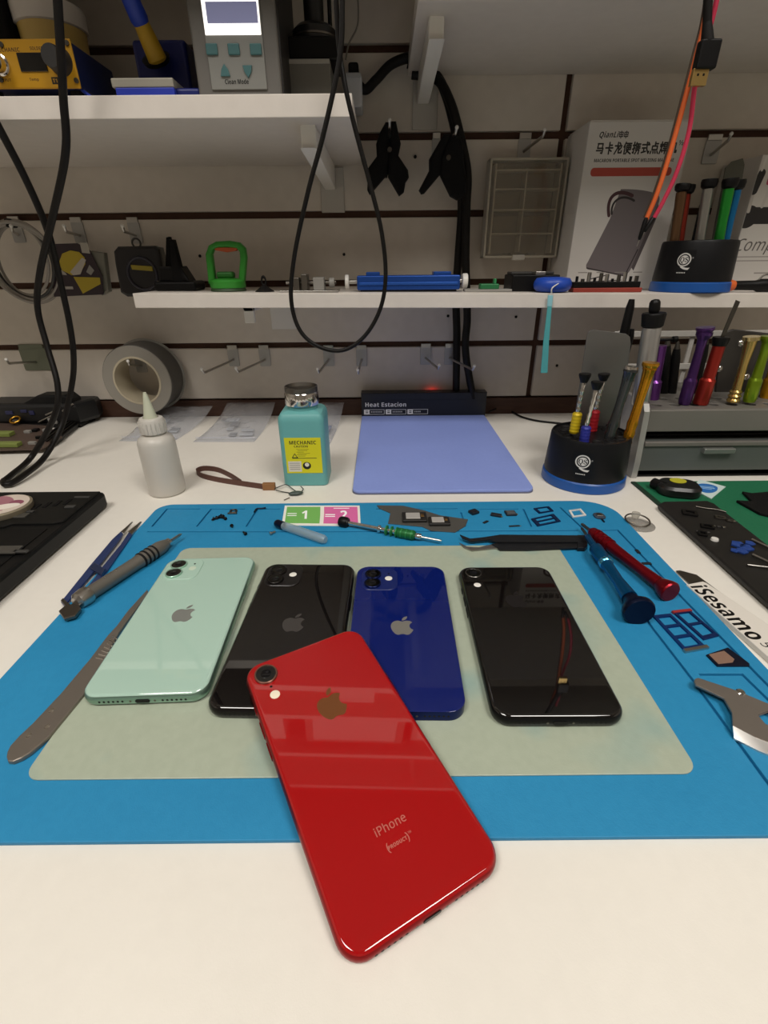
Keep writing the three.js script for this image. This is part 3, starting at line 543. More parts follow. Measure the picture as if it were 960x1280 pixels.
{ // wide curved steel opener, lifted a little off the mat and ground along its lower edge
  const o = thing('pry_tool', 'broad grey steel pry blade with cut-out on the mat edge', 'opening tool', onY(930, 890, MY));
  const y = MY + 0.0055;
  part(o, 'blade', slab(pxT([[867.5, 851], [869, 848], [873, 847], [920, 862.5], [960, 879], [1010, 902], [1010, 950], [962, 929], [944, 922], [916, 907], [915, 890], [905, 872.5], [870, 856]], y), y - 0.0016, 0.0016, 0.0004, [pxT([[946, 893], [962, 887], [985, 900], [985, 918], [956, 905]], y)]), mat(0x8d857d, 0.35, 0.65));
  const inn = [[916, 907], [944, 922], [962, 929], [1010, 950]].map(q => onY(q[0], q[1], y)), drop = 0.0042, out = inn.map((p, i) => V(p.x + (i ? 0 : -0.001), y - drop, p.z + 0.0048)), pos = [];
  const F = (p, q, r, t) => { for (const v of [p, q, r, p, r, t]) pos.push(v.x, v.y, v.z); }, dn = p => V(p.x, p.y - 0.0012, p.z);
  for (let i = 0; i < 3; i++) { F(inn[i], out[i], out[i + 1], inn[i + 1]); F(dn(inn[i + 1]), dn(out[i + 1]), dn(out[i]), dn(inn[i])); F(out[i], dn(out[i]), dn(out[i + 1]), out[i + 1]); F(inn[i + 1], dn(inn[i + 1]), dn(inn[i]), inn[i]); }
  for (const i of [0, 3]) F(inn[i], dn(inn[i]), dn(out[i]), out[i]);
  const g = new THREE.BufferGeometry(); g.setAttribute('position', new THREE.Float32BufferAttribute(pos, 3)); g.setAttribute('uv', new THREE.Float32BufferAttribute(new Float32Array(pos.length / 3 * 2), 2));
  part(o, 'ground_edge', toCreasedNormals(g, 0.5), mat(0xe2dfda, 0.28, 0.9));
  part(o, 'rivet', latheAt(V(onY(926, 865, y).x, y, onY(926, 865, y).z), [[0, 0.0008], [0.002, 0.0006], [0.0026, 0]], 14), M.chrome);
  part(o, 'foot', slab(pxT([[885, 856], [895, 859], [893, 864], [884, 860]], MY + 0.004), MY, 0.0041, 0.0004), M.steelDk);
}
// ---------------------------------------------------------------- things standing on the bench
{ // squeeze bottle
  const c = V(-0.2555, 0, -0.5155), o = thing('squeeze_bottle', 'white translucent squeeze bottle with pointed nozzle', 'bottle', c);
  const pl = mat(0xd8d3ca, 0.38, 0, { transmission: 0.22, thickness: 0 });
  part(o, 'bottle_body', latheAt(c, [[0, 0], [0.0185, 0], [0.0202, 0.0016], [0.0206, 0.008], [0.0203, 0.05], [0.02, 0.061], [0.0185, 0.066], [0.0145, 0.0695], [0.0115, 0.071], [0.0115, 0.074]], 72), pl);
  part(o, 'liquid', latheAt(c, [[0, 0.0012], [0.0186, 0.0012], [0.0188, 0.022], [0, 0.022]], 30), mat(0xd9d2c6, 0.3, 0, { transmission: 0.5, thickness: 0 }));
  const cap = part(o, 'cap', latheAt(c, [[0.0118, 0.0725], [0.0138, 0.073], [0.0138, 0.086], [0.012, 0.089], [0.008, 0.0895]], 30), pl);
  for (let k = 0; k < 20; k++) { const a = k * Math.PI / 10; part(cap, 'rib', cbox(c.x + 0.0139 * Math.cos(a), 0.0795, c.z + 0.0139 * Math.sin(a), 0.0009, 0.012, 0.0009, 0.0003), pl); }
  part(o, 'nozzle', latheAt(c, [[0.0075, 0.089], [0.0065, 0.092], [0.0026, 0.1125], [0.0016, 0.1168], [0, 0.117]], 22), mat(0xd9dcc4, 0.35, 0, { transmission: 0.25, thickness: 0 }));
}
{ // teal pump dispenser
  const c = V(-0.0935, 0, -0.5515), w = 0.053, o = thing('pump_dispenser', 'square teal pump bottle with yellow label and metal lid', 'bottle', c);
  const teal = mat(0x66a8a7, 0.42);
  part(o, 'bottle_body', loft(w, w * 0.94, 0.007, [[0.0012, 0], [0, 0.0012], [0, 0.078], [0.0006, 0.083], [0.003, 0.0868], [0.007, 0.089], [0.012, 0.0895]], true, true).translate(c.x, 0, c.z), teal);
  part(o, 'neck', latheAt(c, [[0.0175, 0.0888], [0.0175, 0.0945]], 30), teal);
  const lid = part(o, 'metal_lid', latheAt(c, [[0.0176, 0.0935], [0.0192, 0.0942], [0.0196, 0.0965], [0.0196, 0.107], [0.0186, 0.1085]], 36), M.chrome);
  part(lid, 'pump_dish', latheAt(c, [[0, 0.1075], [0.012, 0.108], [0.0165, 0.1105], [0.0178, 0.1145], [0.0186, 0.1143], [0.0188, 0.1105], [0.0186, 0.1082]], 36), M.steelDk);
  const zf = c.z + w * 0.47, p0 = onZ(357, 592.5, zf), p1 = onZ(402.5, 590, zf), p2 = onZ(401, 547, zf), yl = 0.5 * (p0.y + p1.y);
  const x0 = c.x - 0.0205, x1 = c.x + 0.0215;
  const lm = canvasMat(384, 420, (x, W, H) => {
    x.fillStyle = '#d8d21c'; x.fillRect(0, 0, W, H); x.fillStyle = '#171711'; x.textAlign = 'center';
    x.font = 'bold 58px sans-serif'; x.fillText('MECHANIC', W / 2, 76, 290); x.font = 'bold 34px sans-serif'; x.fillText('CAUTION', W / 2 - 20, 112);
    x.font = '17px sans-serif'; for (let k = 0; k < 6; k++) { x.globalAlpha = 0.7; x.fillRect(120 + (k % 2) * 12, 132 + 16 * k, 130 - (k % 3) * 26, 4); } x.globalAlpha = 1;
    x.beginPath(); x.moveTo(70, 232); x.lineTo(98, 186); x.lineTo(126, 232); x.closePath(); x.lineWidth = 7; x.strokeStyle = '#171711'; x.stroke(); x.fillRect(70, 236, 260, 7);
    x.fillStyle = '#d9d4c8'; x.fillRect(18, 276, 142, 126); x.fillStyle = '#8d8a80'; for (let k = 0; k < 4; k++) x.fillRect(34, 296 + 24 * k, 110, 7);
    x.fillStyle = '#171711'; x.beginPath(); x.arc(218, 330, 44, 0, 7); x.fill(); x.fillStyle = '#e6e2d2'; x.beginPath(); x.arc(220, 318, 24, 0, 7); x.fill();
  }, 0.45);
  part(o, 'label', sheet(V(x0, yl, zf), V(x1, yl, zf), V(x1, p2.y, zf), V(x0, p2.y, zf), 0.0003), lm, { label: 'yellow caution label' });
}
{ // wrist strap
  const o = thing('wrist_strap', 'brown leather wrist strap lying before the teal bottle', 'strap', onY(300, 605, 0));
  const ribbon = (pts, h, t, y0) => { const c = new THREE.CatmullRomCurve3(pts), pos = [], n = 48, q = []; for (let i = 0; i <= n; i++) { const p = c.getPoint(i / n), tg = c.getTangent(i / n), s = V(-tg.z, 0, tg.x).normalize().multiplyScalar(t / 2); q.push([p.clone().add(s), p.clone().sub(s)]); }
    const F = (a, b, c2, d) => { for (const v of [a, b, c2, a, c2, d]) pos.push(v.x, v.y, v.z); }, U = v => V(v.x, v.y + h, v.z);
    for (let i = 0; i < n; i++) { const [a, b] = q[i], [c2, d] = q[i + 1]; F(a, c2, U(c2), U(a)); F(d, b, U(b), U(d)); F(U(a), U(c2), U(d), U(b)); F(b, d, c2, a); }
    for (const i of [0, n]) { const [a, b] = q[i]; F(a, U(a), U(b), b); }
    const g = new THREE.BufferGeometry(); g.setAttribute('position', new THREE.Float32BufferAttribute(pos, 3)); g.setAttribute('uv', new THREE.Float32BufferAttribute(new Float32Array(pos.length / 3 * 2), 2)); return toCreasedNormals(g, 0.6); };
  const leather = grained(0x5a3a30, 0.6, 0.0003, 40);
  part(o, 'leather_loop', ribbon([[331, 611.5], [300, 607], [268, 601.5], [251, 596.5], [247, 591.5], [254, 588.5], [270, 589.5], [288, 597], [302, 606]].map(([a, b]) => onY(a, b, 0)), 0.0065, 0.0016), leather);
  const a = onY(329, 612, 0), b = onY(344, 613.5, 0);
  part(o, 'tan_clasp', box(a.x, b.x, 0, 0.0085, a.z - 0.003, a.z + 0.003, 0.001), grained(0x8d6238, 0.55, 0.0002, 40));
  part(o, 'cord', tube([[343, 611, 0.004], [350, 608, 0.004], [358, 606, 0.003], [367, 612, 0.002], [374, 617, 0.002]].map(q => onY(q[0], q[1], q[2])), 0.0006, 30, 6), M.darkGrey);
  part(o, 'cord', tube([[345, 613, 0.003], [358, 615.5, 0.001], [372, 617, 0.002], [379, 612, 0.003], [376, 608, 0.003]].map(q => onY(q[0], q[1], q[2])), 0.0006, 30, 6), M.darkGrey);
  const t = onY(370, 619, 0), g = new THREE.SphereGeometry(1, 16, 10); g.scale(0.0085, 0.0025, 0.0036); g.rotateY(0.25); g.translate(t.x, 0.0026, t.z);
  part(o, 'charm', g, mat(0x3d4a45, 0.35));
  part(o, 'tail', tube([onY(362, 622, 0.001), onY(355, 625, 0.001)], 0.0005, 6, 5), M.steelDk);
}
// zip bags with small parts, leaning on the wall foot
function bag(label, front, back, extra) {
  const a = onY(front[0][0], front[0][1], 0), b = onY(front[1][0], front[1][1], 0), hz = ZW + 0.006;
  const c = onZ(back[1][0], back[1][1], hz), d = onZ(back[0][0], back[0][1], hz), o = thing('zip_bag', label, 'plastic bag', V((a.x + b.x) / 2, 0, a.z));
  const film = mat(0xf6f7fa, 0.2, 0, { transmission: 0.86, thickness: 0, side: THREE.DoubleSide });
  const nx = 18, nz = 22, grid = (lift) => { const pos = [], idx = []; for (let j = 0; j <= nz; j++) for (let i = 0; i <= nx; i++) { const u = i / nx, v = j / nz, p = a.clone().lerp(b, u).lerp(d.clone().lerp(c, u), v); const edge = Math.min(1, 6 * Math.min(u, 1 - u)) * Math.min(1, 6 * Math.min(v, 1 - v)); const lin = Math.max(d.y, c.y) * Math.pow(v, 3); p.y = 0.0008 + lin + lift * edge * (0.006 + 0.005 * n23(u * 0.5 + lift * 0.01, v * 0.6) + 0.005 * n60(u * 0.7, v * 0.7)); pos.push(p.x, p.y, p.z); } for (let j = 0; j < nz; j++) for (let i = 0; i < nx; i++) { const k = j * (nx + 1) + i; idx.push(k, k + 1, k + nx + 2, k, k + nx + 2, k + nx + 1); } const g = new THREE.BufferGeometry(); g.setAttribute('position', new THREE.Float32BufferAttribute(pos, 3)); g.setAttribute('uv', new THREE.Float32BufferAttribute(new Float32Array(pos.length / 3 * 2), 2)); g.setIndex(idx); g.computeVertexNormals(); return g; };
  part(o, 'upper_film', grid(1), film); part(o, 'lower_film', grid(0), film);
  part(o, 'zip_strip', tube([a.clone().lerp(d, 0.07).setY(0.004), b.clone().lerp(c, 0.07).setY(0.004)], 0.0013, 10, 6), film);
  for (let k = 0; k < extra.n; k++) { const u = rr(0.15, 0.85), v = rr(0.2, 0.75), p = a.clone().lerp(b, u).lerp(d.clone().lerp(c, u), v); part(o, 'packed_piece', cbox(p.x, 0.003 + Math.max(d.y, c.y) * v * v * v, p.z, rr(0.01, 0.022), 0.002, rr(0.008, 0.02), 0.0006), extra.m[k % extra.m.length]); }
}
bag('clear zip bag behind the squeeze bottle', [[148, 552], [218, 552]], [[198, 509], [266, 508]], { n: 7, m: [mat(0x8d9094, 0.4, 0.3), mat(0xaeb2b6, 0.4)] });
bag('clear zip bag between the squeeze bottle and the teal dispenser', [[241, 553], [318, 553]], [[284, 504], [344, 504]], { n: 8, m: [mat(0x8f9196, 0.4, 0.3), mat(0xb9bcc0, 0.4)] });
bag('clear zip bag with a blue-grey packet behind the teal dispenser', [[352, 556], [412, 557]], [[370, 504], [430, 505]], { n: 5, m: [mat(0x7f8aa8, 0.4), mat(0xd6d6d8, 0.4)] });
{ // heating station
  const o = thing('heating_plate', 'lavender blue heating plate with black control bar at the back', 'heating plate', V(0.07, 0, -0.65));
  const x0 = -0.036, x1 = 0.1745, zf = -0.5005, zb = -0.806;
  part(o, 'pad', slab(rrect(x1 - x0, zf - (-0.83), 0.009, 6, (x0 + x1) / 2, 0).map(([x, z]) => [x, z + (zf - 0.83) / 2]), 0.0015, 0.0035, 0.0008), mottled([138, 156, 222], 7, 3, 0.55, (x, y) => 0.6 * n9(x, y) + 0.4 * n128(x, y)));
  part(o, 'base_plate', slab(rrect(x1 - x0 + 0.001, zf + 0.83 + 0.001, 0.009, 6, (x0 + x1) / 2, 0).map(([x, z]) => [x, z + (zf - 0.83) / 2]), 0, 0.0017, 0.0003), mat(0x6c6f86, 0.4, 0.3));
  const bar = part(o, 'control_bar', box(x0 - 0.0005, x1 + 0.0015, 0.003, 0.0335, ZW + 0.006, zb, 0.0012), mat(0x101116, 0.42));
  const slope = plateZ([[x0 - 0.0005, 0], [x1 + 0.0015, 0], [x1 + 0.0015, 0.012], [x0 - 0.0005, 0.012]], 0, 0.0225, 0.001); slope.translate(0, 0.032, ZW + 0.0065);
  part(bar, 'top_ledge', slope, mat(0x16171b, 0.4));
  const fm = canvasMat(1024, 150, (x, w, h) => {
    x.fillStyle = '#0d0e14'; x.fillRect(0, 0, w, h); x.fillStyle = '#e9e7e2'; x.font = 'bold 56px sans-serif'; x.fillText('Heat Estacion', 26, 64, 345);
    x.strokeStyle = '#d8d6d2'; x.lineWidth = 5; for (let k = 0; k < 3; k++) { const X = 20 + 180 * k; x.strokeRect(X, 92, 166, 44); x.fillRect(X, 92, 44, 44); x.fillStyle = '#0d0e14'; x.fillRect(X + 12, 102, 20, 6); x.fillRect(X + 12, 116, 20, 8); x.fillStyle = '#bdbbb8'; for (let j = 0; j < [7, 6, 4][k]; j++) x.fillRect(X + 56 + 14 * j, 107, 9, 13); x.fillStyle = '#e9e7e2'; }
  }, 0.4);
  part(bar, 'front_print', sheet(V(x0, 0.0055, zb), V(x1 + 0.001, 0.0055, zb), V(x1 + 0.001, 0.0325, zb), V(x0, 0.0325, zb), 0.0002), fm);
  const lx = onZ(540, 486, ZW + 0.004).x;
  part(bar, 'display_light', cbox(lx, 0.0395, ZW + 0.0062, 0.02, 0.004, 0.0008, 0.0003), mat(0x300000, 0.4, 0, { emissive: 0xff2010, emissiveIntensity: 1.5 }), { label: 'red glowing display on the back of the bar' });
  const l = new THREE.PointLight(0xff2a18, 0.0001, 0.3); l.position.set(lx, 0.0395, ZW + 0.0046); l.castShadow = true; l.shadow.radius = 0.2; scene.add(l);
}
solo('power_lead', 'thin black lead running from the heating plate to the tool cup', 'cable', tube([[612, 514, 0.012], [624, 510, 0.006], [637, 513, 0.003], [652, 521, 0.002], [672, 526, 0.002], [698, 529, 0.002], [728, 533, 0.002]].map(q => onY(q[0], q[1], q[2])), 0.0016, 40, 8), M.cable, onY(660, 523, 0));

// tool cups: a lathe with a blue foot
const cupBlack = mat(0x121214, 0.42, 0, { specularIntensity: 0.5 }), cupBlue = mat(0x14509c, 0.35);
function toolCup(label, c, s = 1, turn = -0.72) {
  const o = thing('tool_cup', label, 'tool holder', c);
  part(o, 'blue_foot', latheAt(c, [[0, 0], [0.0475 * s, 0], [0.0485 * s, 0.0012 * s], [0.048 * s, 0.011 * s], [0.0465 * s, 0.0125 * s], [0, 0.0125 * s]], 48), cupBlue);
  part(o, 'cup_body', latheAt(c, [[0.0465 * s, 0.0125 * s], [0.0468 * s, 0.016 * s], [0.0445 * s, 0.057 * s], [0.0435 * s, 0.0595 * s], [0.0422 * s, 0.06 * s], [0.0415 * s, 0.0575 * s], [0, 0.0575 * s]], 48), cupBlack);
  for (let k = 0; k < 11; k++) { const a = k * 2 * Math.PI / 11, R = (k % 2 ? 0.032 : 0.03) * s; part(o, 'socket', latheAt(V(c.x + R * Math.cos(a), c.y + 0.0575 * s, c.z + R * Math.sin(a)), [[0.0045 * s, 0], [0.0055 * s, 0.0012 * s], [0.0062 * s, 0.0012 * s], [0.0068 * s, 0]], 18), M.rubber); }
  // round white emblem printed on the front of the cup, wrapped on its surface
  const em = canvasMat(192, 256, (x, w, h) => { x.fillStyle = '#121214'; x.fillRect(0, 0, w, h); x.strokeStyle = '#d5d3ce'; x.fillStyle = '#d5d3ce'; x.lineWidth = 13; x.beginPath(); x.ellipse(92, 92, 68, 66, 0, 0, 7); x.fill(); x.strokeStyle = '#17171a'; x.lineWidth = 11; x.beginPath(); x.ellipse(92, 92, 50, 48, 0, 0, 7); x.stroke(); x.font = 'bold 66px serif'; x.fillStyle = '#17171a'; x.textAlign = 'center'; x.fillText('QS', 92, 114, 84); x.fillStyle = '#d5d3ce'; x.beginPath(); x.moveTo(80, 150); x.quadraticCurveTo(120, 176, 164, 168); x.lineTo(150, 190); x.quadraticCurveTo(104, 192, 66, 160); x.fill(); for (let k = 0; k < 6; k++) x.fillRect(48 + 15 * k, 212, 9, 11); x.font = '20px sans-serif'; x.fillText('®', 172, 82); }, 0.42, { specularIntensity: 0.5 });
  const g = new THREE.CylinderGeometry(0.0453 * s, 0.0468 * s, 0.03 * s, 12, 1, true, turn, 0.5); g.translate(c.x, c.y + 0.034 * s, c.z);
  part(o, 'emblem', g, em, { label: 'white round emblem' });
}
const cup1 = V(0.245, 0, -0.5415); toolCup('black tool cup with blue foot standing on the bench', cup1);
// a slim tool standing in a holder, drawn between two pixels at its depth
function standing(name, label, cat, z, segs, opt = {}) {
  const A = onZ(segs[0].a[0], segs[0].a[1], z), o = thing(name, label, cat, A, opt.group);
  for (const s of segs) {
    const a = onZ(s.a[0], s.a[1], s.za ?? z), b = onZ(s.b[0], s.b[1], s.zb ?? z);
    part(o, s.n, s.flat ? plateZ(pxZ(s.flat, z), z - 0.0008, 0.0016, 0.0004) : rod(a, b, s.p, s.seg || 16), s.m);
  }
  return o;
}
const an = h => mat(h, 0.28, 0.7);
const capP = [[0, 0.0038], [0.25, 0.0046], [0.8, 0.0064], [1, 0.0062]];
const spiral = [[0, 0.0018], [0.12, 0.0026], [0.2, 0.0018], [0.32, 0.0026], [0.4, 0.0018], [0.52, 0.0026], [0.6, 0.0018], [0.72, 0.0026], [0.8, 0.0018], [0.92, 0.0025], [1, 0.0018]];
const knurl = [[0, 0.0046], [0.1, 0.0055], [0.16, 0.005], [0.26, 0.0055], [0.32, 0.005], [0.42, 0.0055], [0.48, 0.005], [0.58, 0.0055], [0.64, 0.005], [0.74, 0.0055], [0.8, 0.005], [0.92, 0.0055], [1, 0.0044]];
for (const [c, hex, z, p] of [['yellow', 0xd2b414, -0.53, [[717, 541], [722, 516], [730, 478], [731.5, 467]]], ['red', 0xb51e2a, -0.552, [[740, 540], [744.5, 513], [754, 476], [755, 467]]], ['dark blue', 0x2a2f8e, -0.514, [[729, 557], [733, 533], [745, 487], [747, 477]]]])
  standing('precision_screwdriver', c + ' knurled precision screwdriver with black cap in the bench tool cup', 'screwdriver', z, [{ n: 'handle', a: p[0], b: p[1], p: knurl, m: mat(hex, 0.45, 0.2) }, { n: 'shaft', a: p[1], b: p[2], p: spiral, m: M.chrome }, { n: 'cap', a: p[2], b: p[3], p: capP, m: M.black }]);
const slim = [[0, 0.0048], [0.08, 0.006], [0.12, 0.005], [0.2, 0.0062], [0.24, 0.0052], [0.32, 0.006], [0.38, 0.0052], [0.6, 0.0046], [0.85, 0.0056], [0.95, 0.0064], [0.97, 0.0074], [1, 0.007]];
standing('long_screwdriver', 'smoky grey metal screwdriver leaning in the bench tool cup', 'screwdriver', -0.522, [{ n: 'handle', a: [757, 561], b: [789, 461], p: slim, m: mat(0x4f5152, 0.25, 0.8) }, { n: 'end_disc', a: [788.5, 461.5], b: [789.5, 458], p: [[0, 0.007], [1, 0.0066]], m: M.chrome }]);
standing('long_screwdriver', 'golden metal screwdriver leaning in the bench tool cup', 'screwdriver', -0.526, [{ n: 'handle', a: [781, 560], b: [813, 458], p: slim, m: mat(0xc98a1e, 0.25, 0.85) }, { n: 'end_disc', a: [812.5, 459], b: [814, 453], p: [[0, 0.0078], [0.5, 0.0088], [1, 0.0084]], m: mat(0xd59a2c, 0.25, 0.85) }]);
{ // flat steel scraper card
  const z = -0.572, o = thing('scraper_card', 'flat grey steel scraper card standing in the bench tool cup', 'scraper', onZ(745, 535, z));
  part(o, 'card', plateZ(pxZ([[714, 548], [733, 421], [735, 415], [740, 412], [782, 417], [787, 421], [788, 430], [772, 552]], z), z, 0.0012, 0.0003), mat(0x7e7c7a, 0.42, 0.85));
}
standing('spudger', 'black plastic spudger behind the steel scraper card', 'spudger', -0.592, [{ n: 'handle', a: [768, 470], b: [790, 374], p: [[0, 0.005], [0.6, 0.0052], [0.9, 0.0046], [1, 0.003]], m: M.black }]);
standing('spudger', 'short black nylon probe beside the black spudger', 'spudger', -0.604, [{ n: 'handle', a: [775, 470], b: [790, 411], p: [[0, 0.004], [0.85, 0.0044], [1, 0.0028]], m: M.black }]);
standing('hand_drill', 'silver barrel tool with black head and round knob behind the gold screwdriver', 'tool', -0.566, [{ n: 'barrel', a: [800, 505], b: [815, 409], p: [[0, 0.0092], [0.03, 0.01], [0.97, 0.01], [1, 0.009]], m: mat(0xb7b5b2, 0.3, 0.8) }, { n: 'head', a: [815, 409], b: [818, 391], p: [[0, 0.0095], [0.1, 0.0112], [0.9, 0.0125], [1, 0.0118]], m: M.black }, { n: 'knob', a: [817.5, 393], b: [819, 374], p: [[0, 0.004], [0.3, 0.0058], [0.8, 0.0055], [0.95, 0.004], [1, 0.001]], m: M.black }]);

// ---------------------------------------------------------------- silver organiser
{
  const o = thing('tool_organizer', 'silver tool organiser with a drawer and a perforated top deck', 'organizer', V(0.46, 0, -0.6));
  const x0 = 0.3055, x1 = 0.62, zf = -0.541, zb = -0.70, H = 0.0835;
  const alu = grained(0x7c7872, 0.45, 0.00006, 40, { metalness: 0.35 });
  for (const [a, b] of [[x0, x0 + 0.006], [x1 - 0.006, x1]]) {
    const s = shapeOf([[-zb, 0], [-zf, 0], [-zf, 0.02], [-(zf - 0.006), H - 0.002], [-(zf - 0.012), H + 0.006], [-(zf - 0.022), H + 0.008], [-zb, H + 0.008]]), g = new THREE.ExtrudeGeometry(s, { depth: b - a, bevelEnabled: true, bevelThickness: 0.0006, bevelSize: 0.0006, bevelOffset: -0.0006, bevelSegments: 2 });
    g.rotateY(Math.PI / 2); g.translate(a, 0, 0); part(o, 'side_panel', g, mat(0xb4b2ae, 0.38, 0.5));
  }
  const X0 = x0 + 0.0061, X1 = x1 - 0.0061;
  // deck with round holes
  const hx = [], hz = [-0.566, -0.595]; for (let k = 0; k < 13; k++) hx.push(x0 + 0.022 + 0.0225 * k);
  const hole = (x, z) => Array.from({ length: 14 }, (_, i) => [x + 0.0062 * Math.cos(i * Math.PI / 7), z + 0.0062 * Math.sin(i * Math.PI / 7)]);
  const holes = []; for (const z of hz) for (const x of hx) holes.push(hole(x, z).reverse());
  part(o, 'top_deck', slab([[X0, zb], [X1, zb], [X1, zf - 0.006], [X0, zf - 0.006]], H - 0.003, 0.004, 0.0006, holes), alu);
  part(o, 'front_apron', box(X0, X1, 0.0575, H, zf - 0.008, zf - 0.005, 0.0012), alu);
  part(o, 'back_panel', box(X0, X1, 0.002, H - 0.004, zb, zb + 0.003, 0.0005), M.black);
  part(o, 'bottom_panel', box(X0, X1, 0.0005, 0.0025, zb, zf - 0.004, 0.0005), M.black);
  part(o, 'inner_shelf', box(X0, X1, 0.0475, 0.05, zb + 0.004, zf - 0.02, 0.0005), M.black);
  const dr = part(o, 'drawer', box(X0 + 0.001, X1 - 0.001, 0.0085, 0.0455, zb + 0.01, zf - 0.003, 0.0012), grained(0x626663, 0.45, 0.00006, 40, { metalness: 0.35 }));
  part(dr, 'drawer_lip', box(X0 + 0.001, X1 - 0.001, 0.0405, 0.0462, zf - 0.006, zf - 0.0005, 0.0012), alu);
  part(dr, 'handle', box(0.3835, 0.421, 0.032, 0.0385, zf - 0.004, zf + 0.0035, 0.0015), mat(0x8a8d88, 0.35, 0.6));
  // clear rack behind the deck
  const rk = part(o, 'rack_rail', box(X0, X1, 0.147, 0.1545, zb + 0.02, zb + 0.023, 0.0008), mat(0xc9c5be, 0.3, 0, { transmission: 0.3, thickness: 0 }));
  part(o, 'rack_rail', box(X0, X1, 0.104, 0.112, zb + 0.02, zb + 0.023, 0.0008), rk.material);
  for (let k = 0; k < 7; k++) part(o, 'rack_post', box(X0 + 0.006 + 0.05 * k, X0 + 0.012 + 0.05 * k, H + 0.001, 0.1545, zb + 0.016, zb + 0.0195, 0.0008), rk.material);
}
const oz = -0.566, oz2 = -0.595;
const tall = [[0, 0.0062], [0.06, 0.0072], [0.34, 0.0072], [0.38, 0.0054], [0.75, 0.0046], [0.9, 0.0054], [0.96, 0.0085], [1, 0.0085]];
standing('long_screwdriver', 'light purple metal tool upright in the organiser behind the gold one', 'screwdriver', oz2, [{ n: 'handle', a: [813, 506], b: [826, 432], p: [[0, 0.0075], [0.04, 0.0085], [0.4, 0.0085], [0.44, 0.0065], [1, 0.0068]], m: an(0x6d3a84) }, { n: 'cross_pin', a: [818, 425], b: [846, 424], p: [[0, 0.0016], [0.8, 0.0016], [0.82, 0.0036], [1, 0.0036]], m: M.black }]);
standing('long_screwdriver', 'dark purple metal screwdriver with flared disc end in the organiser', 'screwdriver', oz, [{ n: 'handle', a: [855, 505], b: [881, 415], p: tall, m: an(0x4a2a62) }, { n: 'end_disc', a: [880.5, 417], b: [882, 409], p: [[0, 0.0065], [0.7, 0.0095], [1, 0.0095]], m: an(0x57306e) }]);
standing('craft_knife', 'red metal craft knife with dark blade in the organiser', 'knife', oz, [{ n: 'handle', a: [875, 505], b: [899, 432], p: [[0, 0.0078], [0.03, 0.0086], [0.42, 0.0086], [0.46, 0.0066], [1, 0.0066]], m: an(0x9c2c22) }, { n: 'collar', a: [899, 432], b: [902, 421], p: [[0, 0.0072], [0.8, 0.009], [1, 0.0085]], m: M.black }, { n: 'blade', a: [900, 424], b: [922, 376], flat: [[900, 423], [906, 420], [925, 377], [920, 375]], m: M.iron }]);
standing('long_screwdriver', 'pale gold metal screwdriver with disc end and ringed foot in the organiser', 'screwdriver', oz, [{ n: 'handle', a: [916, 502], b: [939, 424], p: [[0, 0.0066], [0.03, 0.0072], [0.06, 0.0055], [0.1, 0.0072], [0.13, 0.0055], [0.17, 0.0068], [0.2, 0.005], [0.6, 0.0042], [0.9, 0.006], [1, 0.0068]], m: mat(0xb5995a, 0.25, 0.9) }, { n: 'end_disc', a: [938.7, 425], b: [939.7, 420.5], p: [[0, 0.0088], [1, 0.0085]], m: mat(0xd8c48a, 0.2, 0.9) }]);
standing('long_screwdriver', 'lime green metal screwdriver in the organiser', 'screwdriver', oz, [{ n: 'handle', a: [936, 502], b: [962, 420], p: tall, m: an(0x7f9a22) }]);
standing('long_screwdriver', 'amber metal screwdriver at the cut edge of the organiser', 'screwdriver', oz2, [{ n: 'handle', a: [957, 497], b: [976, 428], p: tall, m: an(0xc08a1a) }]);
for (const [l, a, b] of [['black plier handle behind the dark purple screwdriver', [838, 497], [846, 436]], ['black plier handle beside the light purple tool', [828, 497], [834, 432]], ['slim black handle between the purple and red tools', [864, 497], [882, 430]]]) standing('plier_handle', l, 'pliers', -0.625, [{ n: 'grip', a, b, p: [[0, 0.005], [0.1, 0.0062], [0.8, 0.0056], [1, 0.004]], m: M.black }, { n: 'jaw', a: b, b: [b[0] + 1.5, b[1] - 9], p: [[0, 0.0036], [1, 0.0016]], m: M.iron }]);
{ // dark plate with domed screws leaning behind the deck
  const z = -0.63, o = thing('holder_plate', 'dark steel plate with domed bright screws behind the organiser tools', 'plate', onZ(930, 485, z));
  part(o, 'plate', plateZ(pxZ([[892, 492], [899, 425], [906, 414], [915, 411], [975, 418], [980, 470], [975, 497]], z), z, 0.004, 0.0012), mat(0x4d4a47, 0.4, 0.8));
  for (const [x, y] of [[926, 429], [899, 461], [933, 471]]) { const p = onZ(x, y, z + 0.004), g = new THREE.SphereGeometry(0.0045, 16, 10); g.scale(1, 1, 0.7); g.translate(p.x, p.y, z + 0.004); part(o, 'domed_screw', g, M.chrome); }
}
